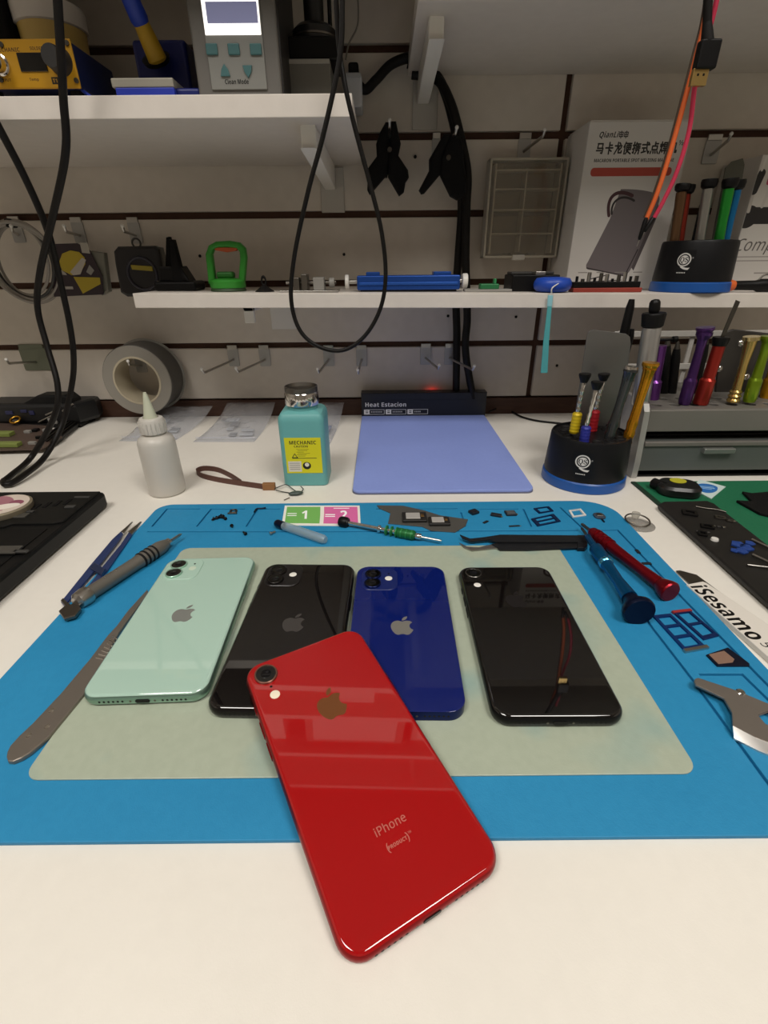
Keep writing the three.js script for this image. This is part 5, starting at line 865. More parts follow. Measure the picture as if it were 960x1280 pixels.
{ // box with the spot welder picture
  const zf = -0.752, zb = ZW + 0.004, tl = onZ(733, 152, zf), bl = onZ(710, 361, zf), x0 = (tl.x + bl.x) / 2, x1 = onZ(868, 150, zf).x, y1 = tl.y, y0 = SH(x1) + 0.0004;
  const o = thing('product_box', 'tall white box printed with a grey pouch and red bar', 'box', V((x0 + x1) / 2, y0, zf)), card = mat(0xcfcac4, 0.55);
  part(o, 'carton', box(x0, x1, y0, y1, zb, zf, 0.0008), card);
  const W = 700, H = Math.round(700 * (y1 - y0) / (x1 - x0));
  const m = canvasMat(W, H, (x) => {
    x.fillStyle = '#cfcac4'; x.fillRect(0, 0, W, H); x.lineCap = 'round'; x.lineJoin = 'round';
    x.fillStyle = '#232020'; x.font = 'italic bold 44px sans-serif'; x.fillText('QianLi', 70, 84, 134); x.font = 'bold 30px sans-serif';
    x.strokeStyle = '#232020'; x.lineWidth = 5; for (const k of [0, 1]) { x.strokeRect(212 + 34 * k, 56, 24, 24); x.beginPath(); x.moveTo(212 + 34 * k, 68); x.lineTo(236 + 34 * k, 68); x.moveTo(224 + 34 * k, 50); x.lineTo(224 + 34 * k, 88); x.stroke(); }
    x.lineWidth = 9; let X = 66; for (const k of 'abcdefghi') { for (const s of strokes[k]) { x.beginPath(); s.forEach(([a, b], i) => i ? x.lineTo(X + a * 5.6, 112 + b * 6.4) : x.moveTo(X + a * 5.6, 112 + b * 6.4)); x.stroke(); } X += 63; }
    x.font = 'bold 26px sans-serif'; x.fillText('MACARON PORTABLE SPOT WELDING MACHINE', 64, 222, 560); x.font = 'bold 40px sans-serif'; x.fillText('½', 630, 130);
    x.fillStyle = '#b04436'; x.beginPath(); x.roundRect ? x.roundRect(54, 254, 570, 50, 22) : x.rect(54, 254, 570, 50); x.fill();
    // pouch
    x.fillStyle = '#6f6768'; x.beginPath(); x.moveTo(290, 380); x.quadraticCurveTo(440, 378, 560, 410); x.quadraticCurveTo(590, 430, 580, 470); x.lineTo(480, 880); x.quadraticCurveTo(470, 930, 420, 930); x.lineTo(150, 890); x.quadraticCurveTo(120, 870, 140, 840); x.lineTo(250, 560); x.closePath(); x.fill();
    x.strokeStyle = '#332b2d'; x.lineWidth = 8; x.beginPath(); x.moveTo(140, 880); x.lineTo(440, 936); x.lineTo(500, 760); x.stroke();
    x.fillStyle = '#574f50'; x.beginPath(); x.moveTo(480, 880); x.lineTo(580, 470); x.lineTo(600, 520); x.lineTo(500, 900); x.fill();
    x.strokeStyle = '#43232a'; x.lineWidth = 22; x.beginPath(); x.moveTo(238, 540); x.bezierCurveTo(190, 420, 260, 370, 380, 420); x.stroke(); x.lineWidth = 14; x.strokeStyle = '#252021'; x.beginPath(); x.moveTo(256, 530); x.bezierCurveTo(230, 450, 300, 400, 400, 450); x.stroke();
    x.lineWidth = 7; x.strokeStyle = '#3a3132'; x.beginPath(); x.moveTo(160, 960); x.lineTo(300, 930); x.moveTo(180, 975); x.lineTo(420, 965); x.stroke();
    x.fillStyle = '#8b8580'; for (let k = 0; k < 4; k++) x.fillRect(80 + 140 * k, H - 120, 70, 6);
  }, 0.5);
  part(o, 'front_print', sheet(V(x0 + 0.0005, y0 + 0.0006, zf), V(x1 - 0.0005, y0 + 0.0006, zf), V(x1 - 0.0005, y1 - 0.0006, zf), V(x0 + 0.0005, y1 - 0.0006, zf), 0.0003), m);
  part(o, 'lid_flap', box(x0 + 0.001, x1 - 0.001, y1 - 0.0002, y1 + 0.0016, zb + 0.004, zf - 0.001, 0.0004), card);
}
{ // second white box
  const zf = -0.75, zb = ZW + 0.004, x0 = onZ(914, 330, zf).x, x1 = x0 + 0.16, y0 = SH(x1) + 0.001, y1 = onZ(950, 193, zf).y, o = thing('product_box', 'white box lettered Compact behind the shelf tool cup', 'box', V((x0 + x1) / 2, y0, zf));
  part(o, 'carton', box(x0, x1, y0, y1, zb, zf, 0.0008), mat(0xcdc8c1, 0.55));
  const W = 720, H = Math.round(720 * (y1 - y0) / (x1 - x0)), k = W / (x1 - x0), U = (a, b) => { const p = onZ(a, b, zf); return [(p.x - x0) * k, H - (p.y - y0) * k]; };
  const m = canvasMat(W, H, x => {
    x.fillStyle = '#cdc8c1'; x.fillRect(0, 0, W, H); x.lineCap = 'round';
    let p = U(914, 314); x.fillStyle = '#5a5450'; x.font = 'italic 92px sans-serif'; x.fillText('Compact', p[0] + 6, p[1]);
    p = U(912, 321); x.fillStyle = '#8f8882'; x.fillRect(p[0] + 8, p[1], 330, 5); x.fillRect(p[0], p[1] + 22, 390, 5); p = U(942, 341); x.fillRect(p[0], p[1], 190, 7);
    x.fillStyle = '#221f1f'; const c = U(938, 271); x.beginPath(); x.ellipse(c[0] - 22, c[1], 66, 60, 0, 0, 7); x.fill(); x.fillRect(c[0] - 20, c[1] - 50, 420, 88);
    const bar = (a, b, w, s) => { const q = U(...a), r = U(...b); x.lineWidth = w; x.strokeStyle = s; x.beginPath(); x.moveTo(...q); x.lineTo(...r); x.stroke(); };
    bar([935, 264], [945, 225], 20, '#b9b2aa'); bar([942, 238], [952, 216], 42, '#1d1b1b'); bar([952, 212], [958, 196], 14, '#d8d4ce'); bar([952, 258], [962, 234], 18, '#c6c0ba'); bar([960, 228], [966, 210], 22, '#a23a55');
  }, 0.5);
  part(o, 'front_print', sheet(V(x0 + 0.0005, y0 + 0.0006, zf), V(x1 - 0.0005, y0 + 0.0006, zf), V(x1 - 0.0005, y1 - 0.0006, zf), V(x0 + 0.0005, y1 - 0.0006, zf), 0.0003), m);
}
{ const z = -0.685, y = SH(0.5) + 0.008, a = onZ(903, 357, z), b = onZ(917, 357, z), o = thing('pocket_torch', 'black pocket tool with orange end lying on the narrow shelf', 'tool', V(a.x + 0.05, y - 0.008, z));
  part(o, 'orange_end', rod(V(a.x, y, z), V(b.x, y, z), [[0, 0.006], [0.1, 0.0074], [0.6, 0.0074], [1, 0.0058]]), mat(0xd2622a, 0.45));
  part(o, 'barrel', rod(V(b.x, y, z), V(b.x + 0.11, y, z), [[0, 0.0055], [0.25, 0.006], [0.3, 0.0078], [0.55, 0.0078], [0.6, 0.006], [1, 0.006]]), M.black);
  part(o, 'clip', tube([V(b.x + 0.03, y + 0.006, z), V(b.x + 0.036, y + 0.012, z), V(b.x + 0.05, y + 0.0125, z), V(b.x + 0.058, y + 0.007, z)], 0.0011, 16, 6), M.steelDk); }

// ---------------------------------------------------------------- things on the left upper shelf
const UY = 0.3812;
{ // yellow soldering station
  const zf = -0.607, x1 = onZ(94, 80, zf).x, x0 = x1 - 0.105, y1 = onZ(60, 48, zf).y, o = thing('soldering_station', 'yellow-fronted soldering station with black knob and display', 'soldering station', V((x0 + x1) / 2, UY, zf));
  const blue = mat(0x16204a, 0.45), ye = mat(0xb88812, 0.42), b0 = UY + 0.0115, zb = -0.69;
  part(o, 'housing', box(x0 + 0.002, x1 - 0.001, b0, y1 - 0.001, zb, zf - 0.002, 0.002), blue);
  const m = canvasMat(1024, 384, (x, w, h) => { x.fillStyle = '#b88812'; x.fillRect(0, 0, w, h); x.fillStyle = '#3b2410'; x.font = 'bold 46px sans-serif'; x.fillText('MECHANIC', 300, 92, 250); x.font = 'bold 40px sans-serif'; x.fillText('SOLDERING', 640, 80, 190); x.fillText('STATION', 775, 122, 120); x.font = 'bold 34px sans-serif'; x.fillText('Temp', 560, 330); x.fillText('OUTPUT', 250, 334, 150); x.fillStyle = '#17120c'; x.fillRect(772, 300, 130, 60); x.fillStyle = '#b88812'; x.font = 'bold 44px sans-serif'; x.fillText('T12D', 782, 346, 110); }, 0.42);
  const fp = part(o, 'front_panel', box(x0, x1, b0 - 0.001, y1, zf - 0.0022, zf, 0.0008), ye);
  part(fp, 'front_print', sheet(V(x0 + 0.001, b0, zf), V(x1 - 0.001, b0, zf), V(x1 - 0.001, y1 - 0.001, zf), V(x0 + 0.001, y1 - 0.001, zf), 0.0002), m);
  const P = (a, b) => onZ(a, b, zf); let p = P(41, 78);
  part(o, 'display', box(P(24, 78).x, P(58, 78).x, P(41, 90).y, P(41, 66).y, zf + 0.0001, zf + 0.0014, 0.0005), M.glassBlack);
  p = P(64, 68); const kb = P(66, 70); part(o, 'knob', rod(V(kb.x + 0.006, kb.y - 0.004, zf + 0.0002), V(kb.x + 0.006, kb.y - 0.004, zf + 0.016), [[0, 0.0115], [0.15, 0.0105], [0.9, 0.0092], [1, 0.0085]], 28), mat(0x23211f, 0.5));
  p = P(2, 82); const soc = part(o, 'socket', rod(V(p.x, p.y, zf + 0.0002), V(p.x, p.y, zf + 0.011), [[0, 0.0085], [0.2, 0.0085], [0.25, 0.0072], [1, 0.0072]], 24), M.chrome); part(soc, 'plug', rod(V(p.x, p.y, zf + 0.0105), V(p.x - 0.004, p.y - 0.012, zf + 0.02), [[0, 0.0055], [1, 0.005]], 16), M.rubber);
  for (const [a, b] of [[84, 54], [96, 101], [2, 56], [2, 100]]) { p = P(a, b); part(o, 'panel_screw', cyl(V(p.x, p.y, zf + 0.0001), V(p.x, p.y, zf + 0.0016), 0.0022, 12), M.iron); }
  for (const x of [x0 + 0.012, x1 - 0.012]) for (const z of [zf - 0.015, zb + 0.015]) part(o, 'rubber_foot', cyl(V(x, UY, z), V(x, b0 + 0.0004, z), 0.006, 14), M.rubber);
  part(o, 'stand_leg', tube([V(x1 - 0.004, b0, zf - 0.01), V(x1 + 0.012, UY + 0.0022, zf - 0.006), V(x1 + 0.03, UY + 0.002, zf - 0.03)], 0.0016, 20, 7), mat(0x2a3c9a, 0.35));
}
{ // cream tub
  const c = V(onZ(66, 40, -0.742).x, UY, -0.742), o = thing('plastic_tub', 'cream yellow plastic tub with white lid behind the soldering station', 'tub', c);
  // stands behind the station, its lid rim cuts the top of the picture
  part(o, 'tub_body', latheAt(c, [[0, 0], [0.028, 0], [0.029, 0.002], [0.0348, 0.1]], 44), mat(0xd7b86a, 0.45));
  part(o, 'lid', latheAt(c, [[0.0348, 0.095], [0.037, 0.096], [0.0375, 0.112], [0.0365, 0.1145], [0, 0.1145]], 44), mat(0xe4ded6, 0.42));
}
{ // soldering iron stand with iron
  const zf = -0.60, a = onZ(166, 110, zf), b = onZ(240, 110, zf), o = thing('iron_stand', 'dark blue soldering iron stand with sponge tray', 'iron stand', V((a.x + b.x) / 2, UY, -0.65)), bl = mat(0x14206a, 0.4);
  part(o, 'base', box(onZ(140, 112, zf).x, b.x + 0.004, UY, UY + 0.012, -0.70, -0.612, 0.003), bl);
  const t0 = onZ(138, 100, -0.606), t1 = onZ(216, 100, -0.606);
  part(o, 'sponge_tray', box(t0.x, t1.x, UY + 0.0105, UY + 0.018, -0.66, -0.606, 0.0012), mat(0x9c988c, 0.45, 0.2)); part(o, 'tray_front', box(t0.x + 0.003, t1.x, UY + 0.0005, UY + 0.0105, -0.612, -0.6055, 0.001), mat(0x2438a8, 0.4));
  const w0 = onZ(172, 62, -0.69), w1 = onZ(238, 62, -0.69);
  part(o, 'holder_body', box(w0.x, w1.x, UY + 0.01, w0.y + 0.004, -0.72, -0.675, 0.004), bl);
  const h0 = onZ(197, 78, -0.662), h1 = onZ(185, 48, -0.65);
  part(o, 'holder_mouth', rod(h0, h0.clone().lerp(h1, 0.25), [[0, 0.013], [0.8, 0.0145], [1, 0.0115]], 24), M.black);
}
{ const z = -0.655, o = thing('soldering_iron', 'soldering iron with blue handle and yellow sleeve resting in its stand', 'soldering iron', onZ(197, 76, z));
  const a = onZ(199, 79, z), b = onZ(176, 28, z + 0.012), c = onZ(150, -30, z + 0.03);
  part(o, 'yellow_sleeve', rod(a, b, [[0, 0.007], [0.08, 0.0095], [0.6, 0.0085], [0.95, 0.0075], [1, 0.0068]], 24), mat(0xb5901c, 0.5)); part(o, 'blue_handle', rod(b.clone().lerp(a, 0.03), c, [[0, 0.0076], [0.1, 0.0088], [0.8, 0.008], [1, 0.006]], 24), mat(0x223da8, 0.45)); }
{ // grey bench device with lit display
  const zf = -0.607, x0 = onZ(240, 60, zf).x, x1 = onZ(348, 60, zf).x, o = thing('desoldering_unit', 'grey bench unit with lit display and five teal buttons', 'bench unit', V((x0 + x1) / 2, UY, zf));
  const y1 = 0.496, bz = -0.72;
  const P = (a, b) => onZ(a, b, zf + 0.0012);
  part(o, 'housing', box(x0, x1, UY, y1, bz, zf - 0.0005, 0.003), mat(0x696661, 0.5));
  part(o, 'side_cover', box(x1 - 0.0006, x1 + 0.0016, UY + 0.002, y1 - 0.004, bz + 0.004, zf - 0.004, 0.0006), mat(0x24211f, 0.5));
  const f0 = x0 + 0.014, f1 = x1 - 0.014, ym = P(290, 44).y, yl = P(290, 112).y, face = part(o, 'face_plate', box(f0, f1, yl, y1 - 0.006, zf - 0.001, zf + 0.0012, 0.0006), mat(0x83837e, 0.45));
  const bw = part(o, 'display_window', box(f0 + 0.0008, f1 - 0.0008, ym, y1 - 0.008, zf + 0.0012, zf + 0.002, 0.0004), mat(0xf2f2ee, 0.4, 0, { emissive: 0xfff8f0, emissiveIntensity: 1.4 }), { label: 'white glowing display surround' });
  const l0 = P(260, 30), l1 = P(321, 6);
  part(bw, 'lcd', box(l0.x, l1.x, l0.y, l1.y + 0.002, zf + 0.0019, zf + 0.0026, 0.0003), mat(0x7d7f9e, 0.3, 0, { emissive: 0x8a8cb0, emissiveIntensity: 0.35 }));
  const rl = new THREE.RectAreaLight(0xfff8f0, 0.9, f1 - f0, y1 - 0.008 - ym); rl.position.set((f0 + f1) / 2, (ym + y1 - 0.008) / 2, zf + 0.0035); rl.lookAt(rl.position.x, rl.position.y, 1); rl.castShadow = true; scene.add(rl);
  const bt = mat(0x3f6a6c, 0.5);
  for (const a of [265, 292.5, 320]) { const p = P(a, 62); part(o, 'button', box(p.x - 0.0055, p.x + 0.0055, p.y - 0.0042, p.y + 0.0042, zf + 0.0011, zf + 0.003, 0.001), bt); }
  for (const [a, s] of [[281.5, 1], [310, -1]]) { const p = P(a, 89); part(o, 'arrow_button', plateZ([[p.x - 0.0045, p.y - 0.004 * s], [p.x + 0.0045, p.y - 0.004 * s], [p.x + 0.0032, p.y + 0.001 * s], [p.x, p.y + 0.0052 * s], [p.x - 0.0032, p.y + 0.001 * s]], zf + 0.0011, 0.0018, 0.0003), bt); }
  const tg = textGeo('Clean Mode', 0.0036, 0.0001, font), tp = P(296, 102); tg.scale(0.82, 1, 1); tg.translate(tp.x, tp.y, zf + 0.0012); part(o, 'lettering', tg, M.black);
  part(o, 'foot', box(x0 + 0.004, x1 - 0.004, UY - 0.0001, UY + 0.003, bz + 0.01, zf + 0.001, 0.0008), mat(0x5f5c58, 0.5));
}
{ const z = -0.66, a = onZ(359, 110, z), b = onZ(414, 110, z), y1 = onZ(386, 75, z).y, o = thing('switch_box', 'small grey metal box beside the lit bench unit', 'box', V((a.x + b.x) / 2, UY, z));
  part(o, 'case', box(a.x, b.x, UY, y1, z - 0.07, z, 0.001), mat(0x77756e, 0.5, 0.2)); part(o, 'top_edge', box(a.x + 0.0005, b.x - 0.0005, y1 - 0.003, y1 + 0.0008, z - 0.002, z + 0.0008, 0.0004), mat(0xaaa8a0, 0.4, 0.3)); part(o, 'seam_band', box(a.x + 0.0005, b.x - 0.0005, UY, UY + 0.008, z - 0.001, z + 0.0012, 0.0004), mat(0x68665f, 0.5, 0.2));
  // black focusing stand on top
  const t = thing('microscope_foot', 'black round instrument foot on the small grey box', 'instrument', V((a.x + b.x) / 2 + 0.006, y1, z - 0.03)), c = V((a.x + b.x) / 2 + 0.006, y1 + 0.001, z - 0.032);
  part(t, 'foot_block', box(c.x - 0.027, c.x + 0.027, c.y, c.y + 0.02, c.z - 0.027, c.z + 0.027, 0.003), M.black);
  part(t, 'collar', latheAt(c, [[0.0235, 0.0195], [0.0245, 0.022], [0.0235, 0.03], [0.019, 0.034], [0.012, 0.036], [0, 0.036]], 36), mat(0x1b1a1a, 0.3));
  part(t, 'steel_band', latheAt(c, [[0.0242, 0.0225], [0.0252, 0.0228], [0.0252, 0.0245], [0.0242, 0.0248]], 36), M.steelDk);
  part(t, 'column', cyl(V(c.x, c.y + 0.035, c.z), V(c.x, c.y + 0.16, c.z), 0.0105, 24), mat(0x121212, 0.35)); part(t, 'tie_rod', cyl(V(c.x + 0.016, c.y + 0.03, c.z - 0.01), V(c.x + 0.016, c.y + 0.16, c.z - 0.01), 0.0022, 12), M.black);
}
// ---------------------------------------------------------------- hooks in the slatted wall
function hook(label, plate, tip, opt = {}) {
  const p = onZ(plate[0], plate[1], ZW + 0.001), t = onZ(tip[0], tip[1], opt.zt || -0.742), o = thing('slat_hook', label, 'hook', V(p.x, p.y, ZW), 'hooks in the slatted wall'), m = opt.m || M.steel;
  const w = opt.w || 0.009, h = opt.h || 0.014;
  part(o, 'plate', plateZ(rrect(2 * w, 2 * h, 0.002, 3, p.x, p.y), ZW + 0.0004, 0.0018, 0.0005), opt.pm || mat(0xaaa8a4, 0.4, 0.4));
  part(o, 'slot_lip', box(p.x - w * 0.9, p.x + w * 0.9, p.y + h - 0.001, p.y + h + 0.006, ZW + 0.0003, ZW + 0.0032, 0.0006), opt.pm || M.steel);
  const s = V(p.x, p.y - h * 0.25, ZW + 0.002), e = V(t.x, t.y, t.z), k = e.clone().add(V((s.x - t.x) * 0.06, -0.0055, -0.004));
  part(o, 'prong', tube([s, s.clone().lerp(k, 0.5), s.clone().lerp(k, 0.92), k, e], 0.0019, 30, 8), m);
  const g = new THREE.SphereGeometry(0.0024, 12, 8); g.translate(e.x, e.y + 0.0006, e.z); part(o, 'tip', g, opt.tm || M.plasticW);
  return o;
}
hook('empty wall hook nearest the tape roll', [292, 447], [252, 462]);
hook('empty wall hook second from the tape roll', [331, 447], [295, 461]);
hook('empty wall hook straight behind the cable loop bottom', [411, 447], [397, 462]);
hook('empty wall hook between the cable loop and the heating plate', [452, 447], [447, 463]);
hook('empty wall hook above the heating plate bar', [532, 445], [549, 457]);
hook('empty wall hook beside the thick black cables', [562, 445], [593, 458]);
hook('wall hook above the welder box corner tools', [889, 190], [914, 168], { zt: -0.78, w: 0.011 });
hook('wall hook carrying the clear parts case', [655, 186], [681, 163], { zt: -0.78, h: 0.012 });
hook('wall hook carrying the narrow black spring clamp', [487, 186], [487, 151], { zt: -0.755, w: 0.006 });
hook('wall hook carrying the wide black spring clamp', [545, 188], [571, 160], { zt: -0.755, w: 0.006 });
hook('wall hook holding the coiled cable', [22, 290], [14, 283], { zt: -0.745 });
hook('wall hook holding the yellow-labelled blister card', [99, 291], [80, 283], { zt: -0.75 });
hook('wall hook holding the dark rounded pack', [169, 291], [153, 283], { zt: -0.75 });
hook('wall hook inside the roll of tape', [176, 455], [160, 452], { zt: -0.75 });
hook('wide grey-green double hook plate behind the hanging cables', [44, 449], [8, 450], { w: 0.022, h: 0.018, zt: -0.75, pm: mat(0x6c705e, 0.5, 0.2) });

{ // tape roll
  const zf = -0.772, zb = -0.818, c = onZ(172, 476, zf), R = 0.0545, r = 0.0345, o = thing('tape_roll', 'large roll of grey tape hanging on the wall', 'tape roll', V(c.x, c.y, zf));
  const ring = (R1, R0, z0, z1) => { const g = toCreasedNormals(new THREE.LatheGeometry([[R0, z0], [R1 - 0.0008, z0], [R1, z0 + 0.0008], [R1, z1 - 0.0008], [R1 - 0.0008, z1], [R0, z1], [R0, z0]].map(q => new THREE.Vector2(...q)), 64), 0.6); g.rotateX(Math.PI / 2); g.translate(c.x, c.y, 0); return g; };
  part(o, 'tape_layers', ring(R, r + 0.003, zb, zf), grained(0x4f4c47, 0.6, 0.0001, 40));
  part(o, 'side_film', ring(R - 0.001, r + 0.003, zf - 0.0002, zf + 0.002), mat(0x8a857c, 0.55));
  part(o, 'core', ring(r + 0.0031, r, zb - 0.001, zf + 0.0026), mat(0xb3a891, 0.7));
  part(o, 'backing_film', ring(R + 0.0035, R - 0.006, zb - 0.002, zb + 0.0005), mat(0xa9a59c, 0.4, 0, { transmission: 0.4, thickness: 0 }));
}
{ // coil of cable
  const z = -0.79, c = onZ(25, 326, z), o = thing('coiled_cable', 'coil of pale grey cable hanging on the wall', 'cable', V(c.x, c.y, z));
  for (let k = 0; k < 5; k++) { const g = new THREE.TorusGeometry(0.044 + 0.0022 * (k % 3), 0.0021, 8, 56); g.scale(1, 1.05 + 0.02 * k, 1); g.rotateY(0.12 * (k - 2)); g.rotateX(0.05 * (k - 2)); g.translate(c.x + 0.0022 * k, c.y - 0.001 * k, z + 0.003 * (k - 2)); part(o, 'turn', g, k === 1 ? M.darkGrey : mat(0x98928a, 0.5)); }
  part(o, 'tie', cbox(c.x + 0.004, c.y + 0.047, z, 0.008, 0.011, 0.016, 0.002), M.black);
}
{ // blister cards
  const z = -0.79, o = thing('blister_card', 'dark blister card with a round yellow label on a wall hook', 'packaged part', onZ(95, 340, z)), q = pxZ([[63, 305], [97, 304], [112, 312], [128, 344], [130, 368], [68, 371], [66, 350]], z);
  part(o, 'card', plateZ(q, z, 0.0014, 0.0004), mat(0x2a1a22, 0.5));
  part(o, 'blister', plateZ(pxZ([[108, 312], [134, 316], [140, 364], [131, 369], [128, 344]], z - 0.012), z - 0.014, 0.012, 0.002), mat(0x8f8d80, 0.3, 0, { transmission: 0.4, thickness: 0 }));
  const zl = z + 0.0015, D = (n, pts, m) => part(o, n, plateZ(pxZ(pts, zl), zl, 0.0008, 0.0002), m), yl = mat(0xb09a22, 0.5);
  D('round_label', [[74, 328], [78, 317], [88, 313], [99, 315], [106, 322], [107, 330], [100, 342], [90, 344], [78, 338]], yl); D('wedge_label', [[92, 346], [125, 347], [126, 355], [104, 367]], yl);
  part(o, 'white_patch', plateZ(pxZ([[88, 340], [103, 322], [108, 325], [101, 343], [92, 344]], zl), zl + 0.0006, 0.0006, 0.0002), mat(0xb0a89c, 0.5)); D('white_stripe', [[79, 358], [91, 358], [92, 361.5], [80, 361.5]], mat(0xa8a29a, 0.5)); D('white_stripe', [[75, 336], [82, 341], [84, 344], [76, 343]], mat(0xa8a29a, 0.5)); D('grey_patch', [[112, 331], [118, 338], [114, 344], [108, 340]], M.greyPl);
  part(o, 'hang_tab', plateZ(pxZ([[100, 303], [110, 304], [113, 317], [103, 316]], zl), zl, 0.001, 0.0002), mat(0xa39d92, 0.4));
}
{ const z = -0.785, o = thing('blister_pack', 'dark rounded plastic pack with a small yellow strip on a wall hook', 'packaged part', onZ(174, 340, z)), c = onZ(174, 338, z), p = pxZ([[146, 308], [192, 307], [198, 311], [203, 345], [206, 366], [200, 371], [158, 371], [150, 366], [143, 330], [141, 314]], z);
  part(o, 'pack_shell', plateZ(p, z - 0.018, 0.018, 0.004), mat(0x1a1719, 0.35)); part(o, 'clear_rim', plateZ(pxZ([[192, 307], [199, 309], [209, 345], [211, 364], [205, 369], [200, 340]], z - 0.004), z - 0.02, 0.014, 0.001), mat(0x77746c, 0.3, 0, { transmission: 0.5, thickness: 0 }));
  part(o, 'inner_wheel', new THREE.TorusGeometry(0.021, 0.0022, 8, 40).translate(onZ(178, 342, z).x, onZ(178, 342, z).y, z), mat(0x24222e, 0.4)); part(o, 'yellow_strip', plateZ(pxZ([[163, 331], [190, 333], [191, 339], [165, 337]], z + 0.002), z + 0.0003, 0.0016, 0.0003), mat(0x9a8a24, 0.5)); part(o, 'hang_eye', new THREE.TorusGeometry(0.006, 0.0014, 6, 20).translate(onZ(170, 304, z - 0.008).x, onZ(170, 304, z - 0.008).y, z - 0.009), M.darkGrey); }
// spring clamps
function springClamp(label, z, halfA, halfB, pivot) {
  const o = thing('spring_clamp', label, 'clamp', onZ(pivot[0], pivot[1], z));
  part(o, 'jaw_arm', plateZ(pxZ(halfA, z), z - 0.016, 0.018, 0.004), M.blackMat); part(o, 'jaw_arm', plateZ(pxZ(halfB, z), z - 0.012, 0.018, 0.004), M.blackMat);
  const p = onZ(pivot[0], pivot[1], z); part(o, 'pivot_pin', cyl(V(p.x, p.y, z - 0.017), V(p.x, p.y, z + 0.0072), 0.003, 16), M.iron);
}
springClamp('narrow black spring clamp hanging jaws up on the wall', -0.79, [[482, 152], [488.5, 152], [489, 200], [484, 221], [481, 221], [462, 243], [459, 237], [460, 210], [471, 195], [470, 180], [474, 167]], [[495, 152], [487.5, 152], [486, 200], [485, 221], [499, 245], [505, 240], [507, 228], [511, 222], [510, 213], [498, 195], [501, 180], [498, 167]], [487, 188]);
springClamp('wide black spring clamp hanging askew on the wall', -0.77, [[555, 167], [566, 167], [570, 190], [552, 216], [531, 241], [527, 242], [524, 237], [537, 212], [537, 198]], [[564, 167], [574, 168], [578, 180], [580, 205], [583, 226], [582, 245], [572, 250], [563, 245], [550, 218], [552, 195]], [560, 198]);
{ // clear parts case
  const z0 = ZW + 0.009, z1 = z0 + 0.026, q = pxZ([[613, 197], [711, 197], [708, 240], [702, 262], [700, 318], [696, 322], [610, 322], [606, 317], [608, 270]], z1), o = thing('parts_case', 'clear plastic parts case with six cells hanging on the wall', 'parts case', onZ(655, 322, z1));
  const xs = q.map(v => v[0]), ys = q.map(v => v[1]), x0 = onZ(608, 270, z1).x, x1 = onZ(704, 260, z1).x, y0 = Math.min(...ys), y1 = Math.max(...ys), cl = mat(0xdcd7cc, 0.35, 0, { transmission: 0.35, thickness: 0 });
  part(o, 'back_panel', box(x0, x1, y0, y1, z0, z0 + 0.0012, 0.0004), mat(0xe6e2d8, 0.1, 0, { transmission: 0.85, thickness: 0 }));
  part(o, 'lid', box(x0, x1, y0, y1, z1 - 0.0012, z1, 0.0004), mat(0xf2efe8, 0.06, 0, { transmission: 0.96, thickness: 0 }));
  for (const [a, b, c, d] of [[x0, x0 + 0.003, y0, y1], [x1 - 0.003, x1, y0, y1], [x0, x1, y0, y0 + 0.003], [x0, x1, y1 - 0.003, y1]]) part(o, 'side_wall', box(a, b, c, d, z0 + 0.001, z1 - 0.001, 0.0006), cl);
  const yy = [onZ(650, 262, z1).y, onZ(650, 292, z1).y, onZ(650, 236, z1).y, onZ(650, 212, z1).y], xm = (x0 + x1) / 2 - 0.002;
  for (const y of yy) part(o, 'divider', box(x0 + 0.01, x1 - 0.01, y - 0.0009, y + 0.0009, z0 + 0.001, z1 - 0.002, 0.0004), cl); part(o, 'divider', box(xm - 0.0009, xm + 0.0009, y0 + 0.008, y1 - 0.012, z0 + 0.001, z1 - 0.002, 0.0004), cl);
  for (const x of [x0 + 0.009, x1 - 0.009]) part(o, 'inner_rail', box(x - 0.0012, x + 0.0012, y0 + 0.006, y1 - 0.006, z0 + 0.001, z1 - 0.002, 0.0005), cl);
  part(o, 'latch', box(xm - 0.009, xm + 0.009, y0 - 0.003, y0 + 0.004, z1 - 0.006, z1 + 0.002, 0.001), cl);
  // screws lying in the cells
  const scrap = []; for (let k = 0; k < 46; k++) { const top = k < 16, x = rr(x0 + 0.014, x1 - 0.014), y = (top ? yy[3] : y0 + 0.003) + rr(0.001, top ? 0.006 : 0.004), z = rr(z0 + 0.005, z1 - 0.006); const d = V(rr(-1, 1), rr(-0.3, 0.3), rr(-1, 1)).normalize().multiplyScalar(0.0022); scrap.push(cyl(V(x, y, z).sub(d), V(x, y, z).add(d), 0.0009, 6)); }
  part(o, 'small_screws', merge(scrap), M.steelDk, { kind: 'stuff' });
}
// ---------------------------------------------------------------- cables
const cab = (name, label, pts, r, m, seg = 120) => solo(name, label, 'cable', tube(pts.map(q => q.length === 4 ? onY(q[0], q[1], q[2]) : onZ(q[0], q[1], q[2])), r, seg, 10), m, onZ(pts[0][0], pts[0][1], pts[0][2] < 0 ? pts[0][2] : -0.5));
cab('hanging_cable', 'thick black cable hanging in a long loop down to the bench beside the laptop', [[68, -60, -0.545], [72, 0, -0.55], [79, 120, -0.56], [82, 190, -0.57], [66, 270, -0.6], [50, 340, -0.625], [47, 385, -0.635], [58, 430, -0.63], [72, 482, -0.615], [68, 520, -0.605], [40, 570, 0.012, 1], [14, 594, 0.006, 1], [4, 602, 0.0052, 1], [10, 605.5, 0.0052, 1], [30, 594, 0.007, 1], [56, 571, 0.013, 1], [78, 530, -0.64], [90, 480, -0.655], [92, 445, -0.655], [87, 405, -0.65], [75, 350, -0.64], [60, 290, -0.62], [35, 230, -0.6], [0, 162, -0.575], [-40, 90, -0.56]], 0.0036, M.cable, 220);
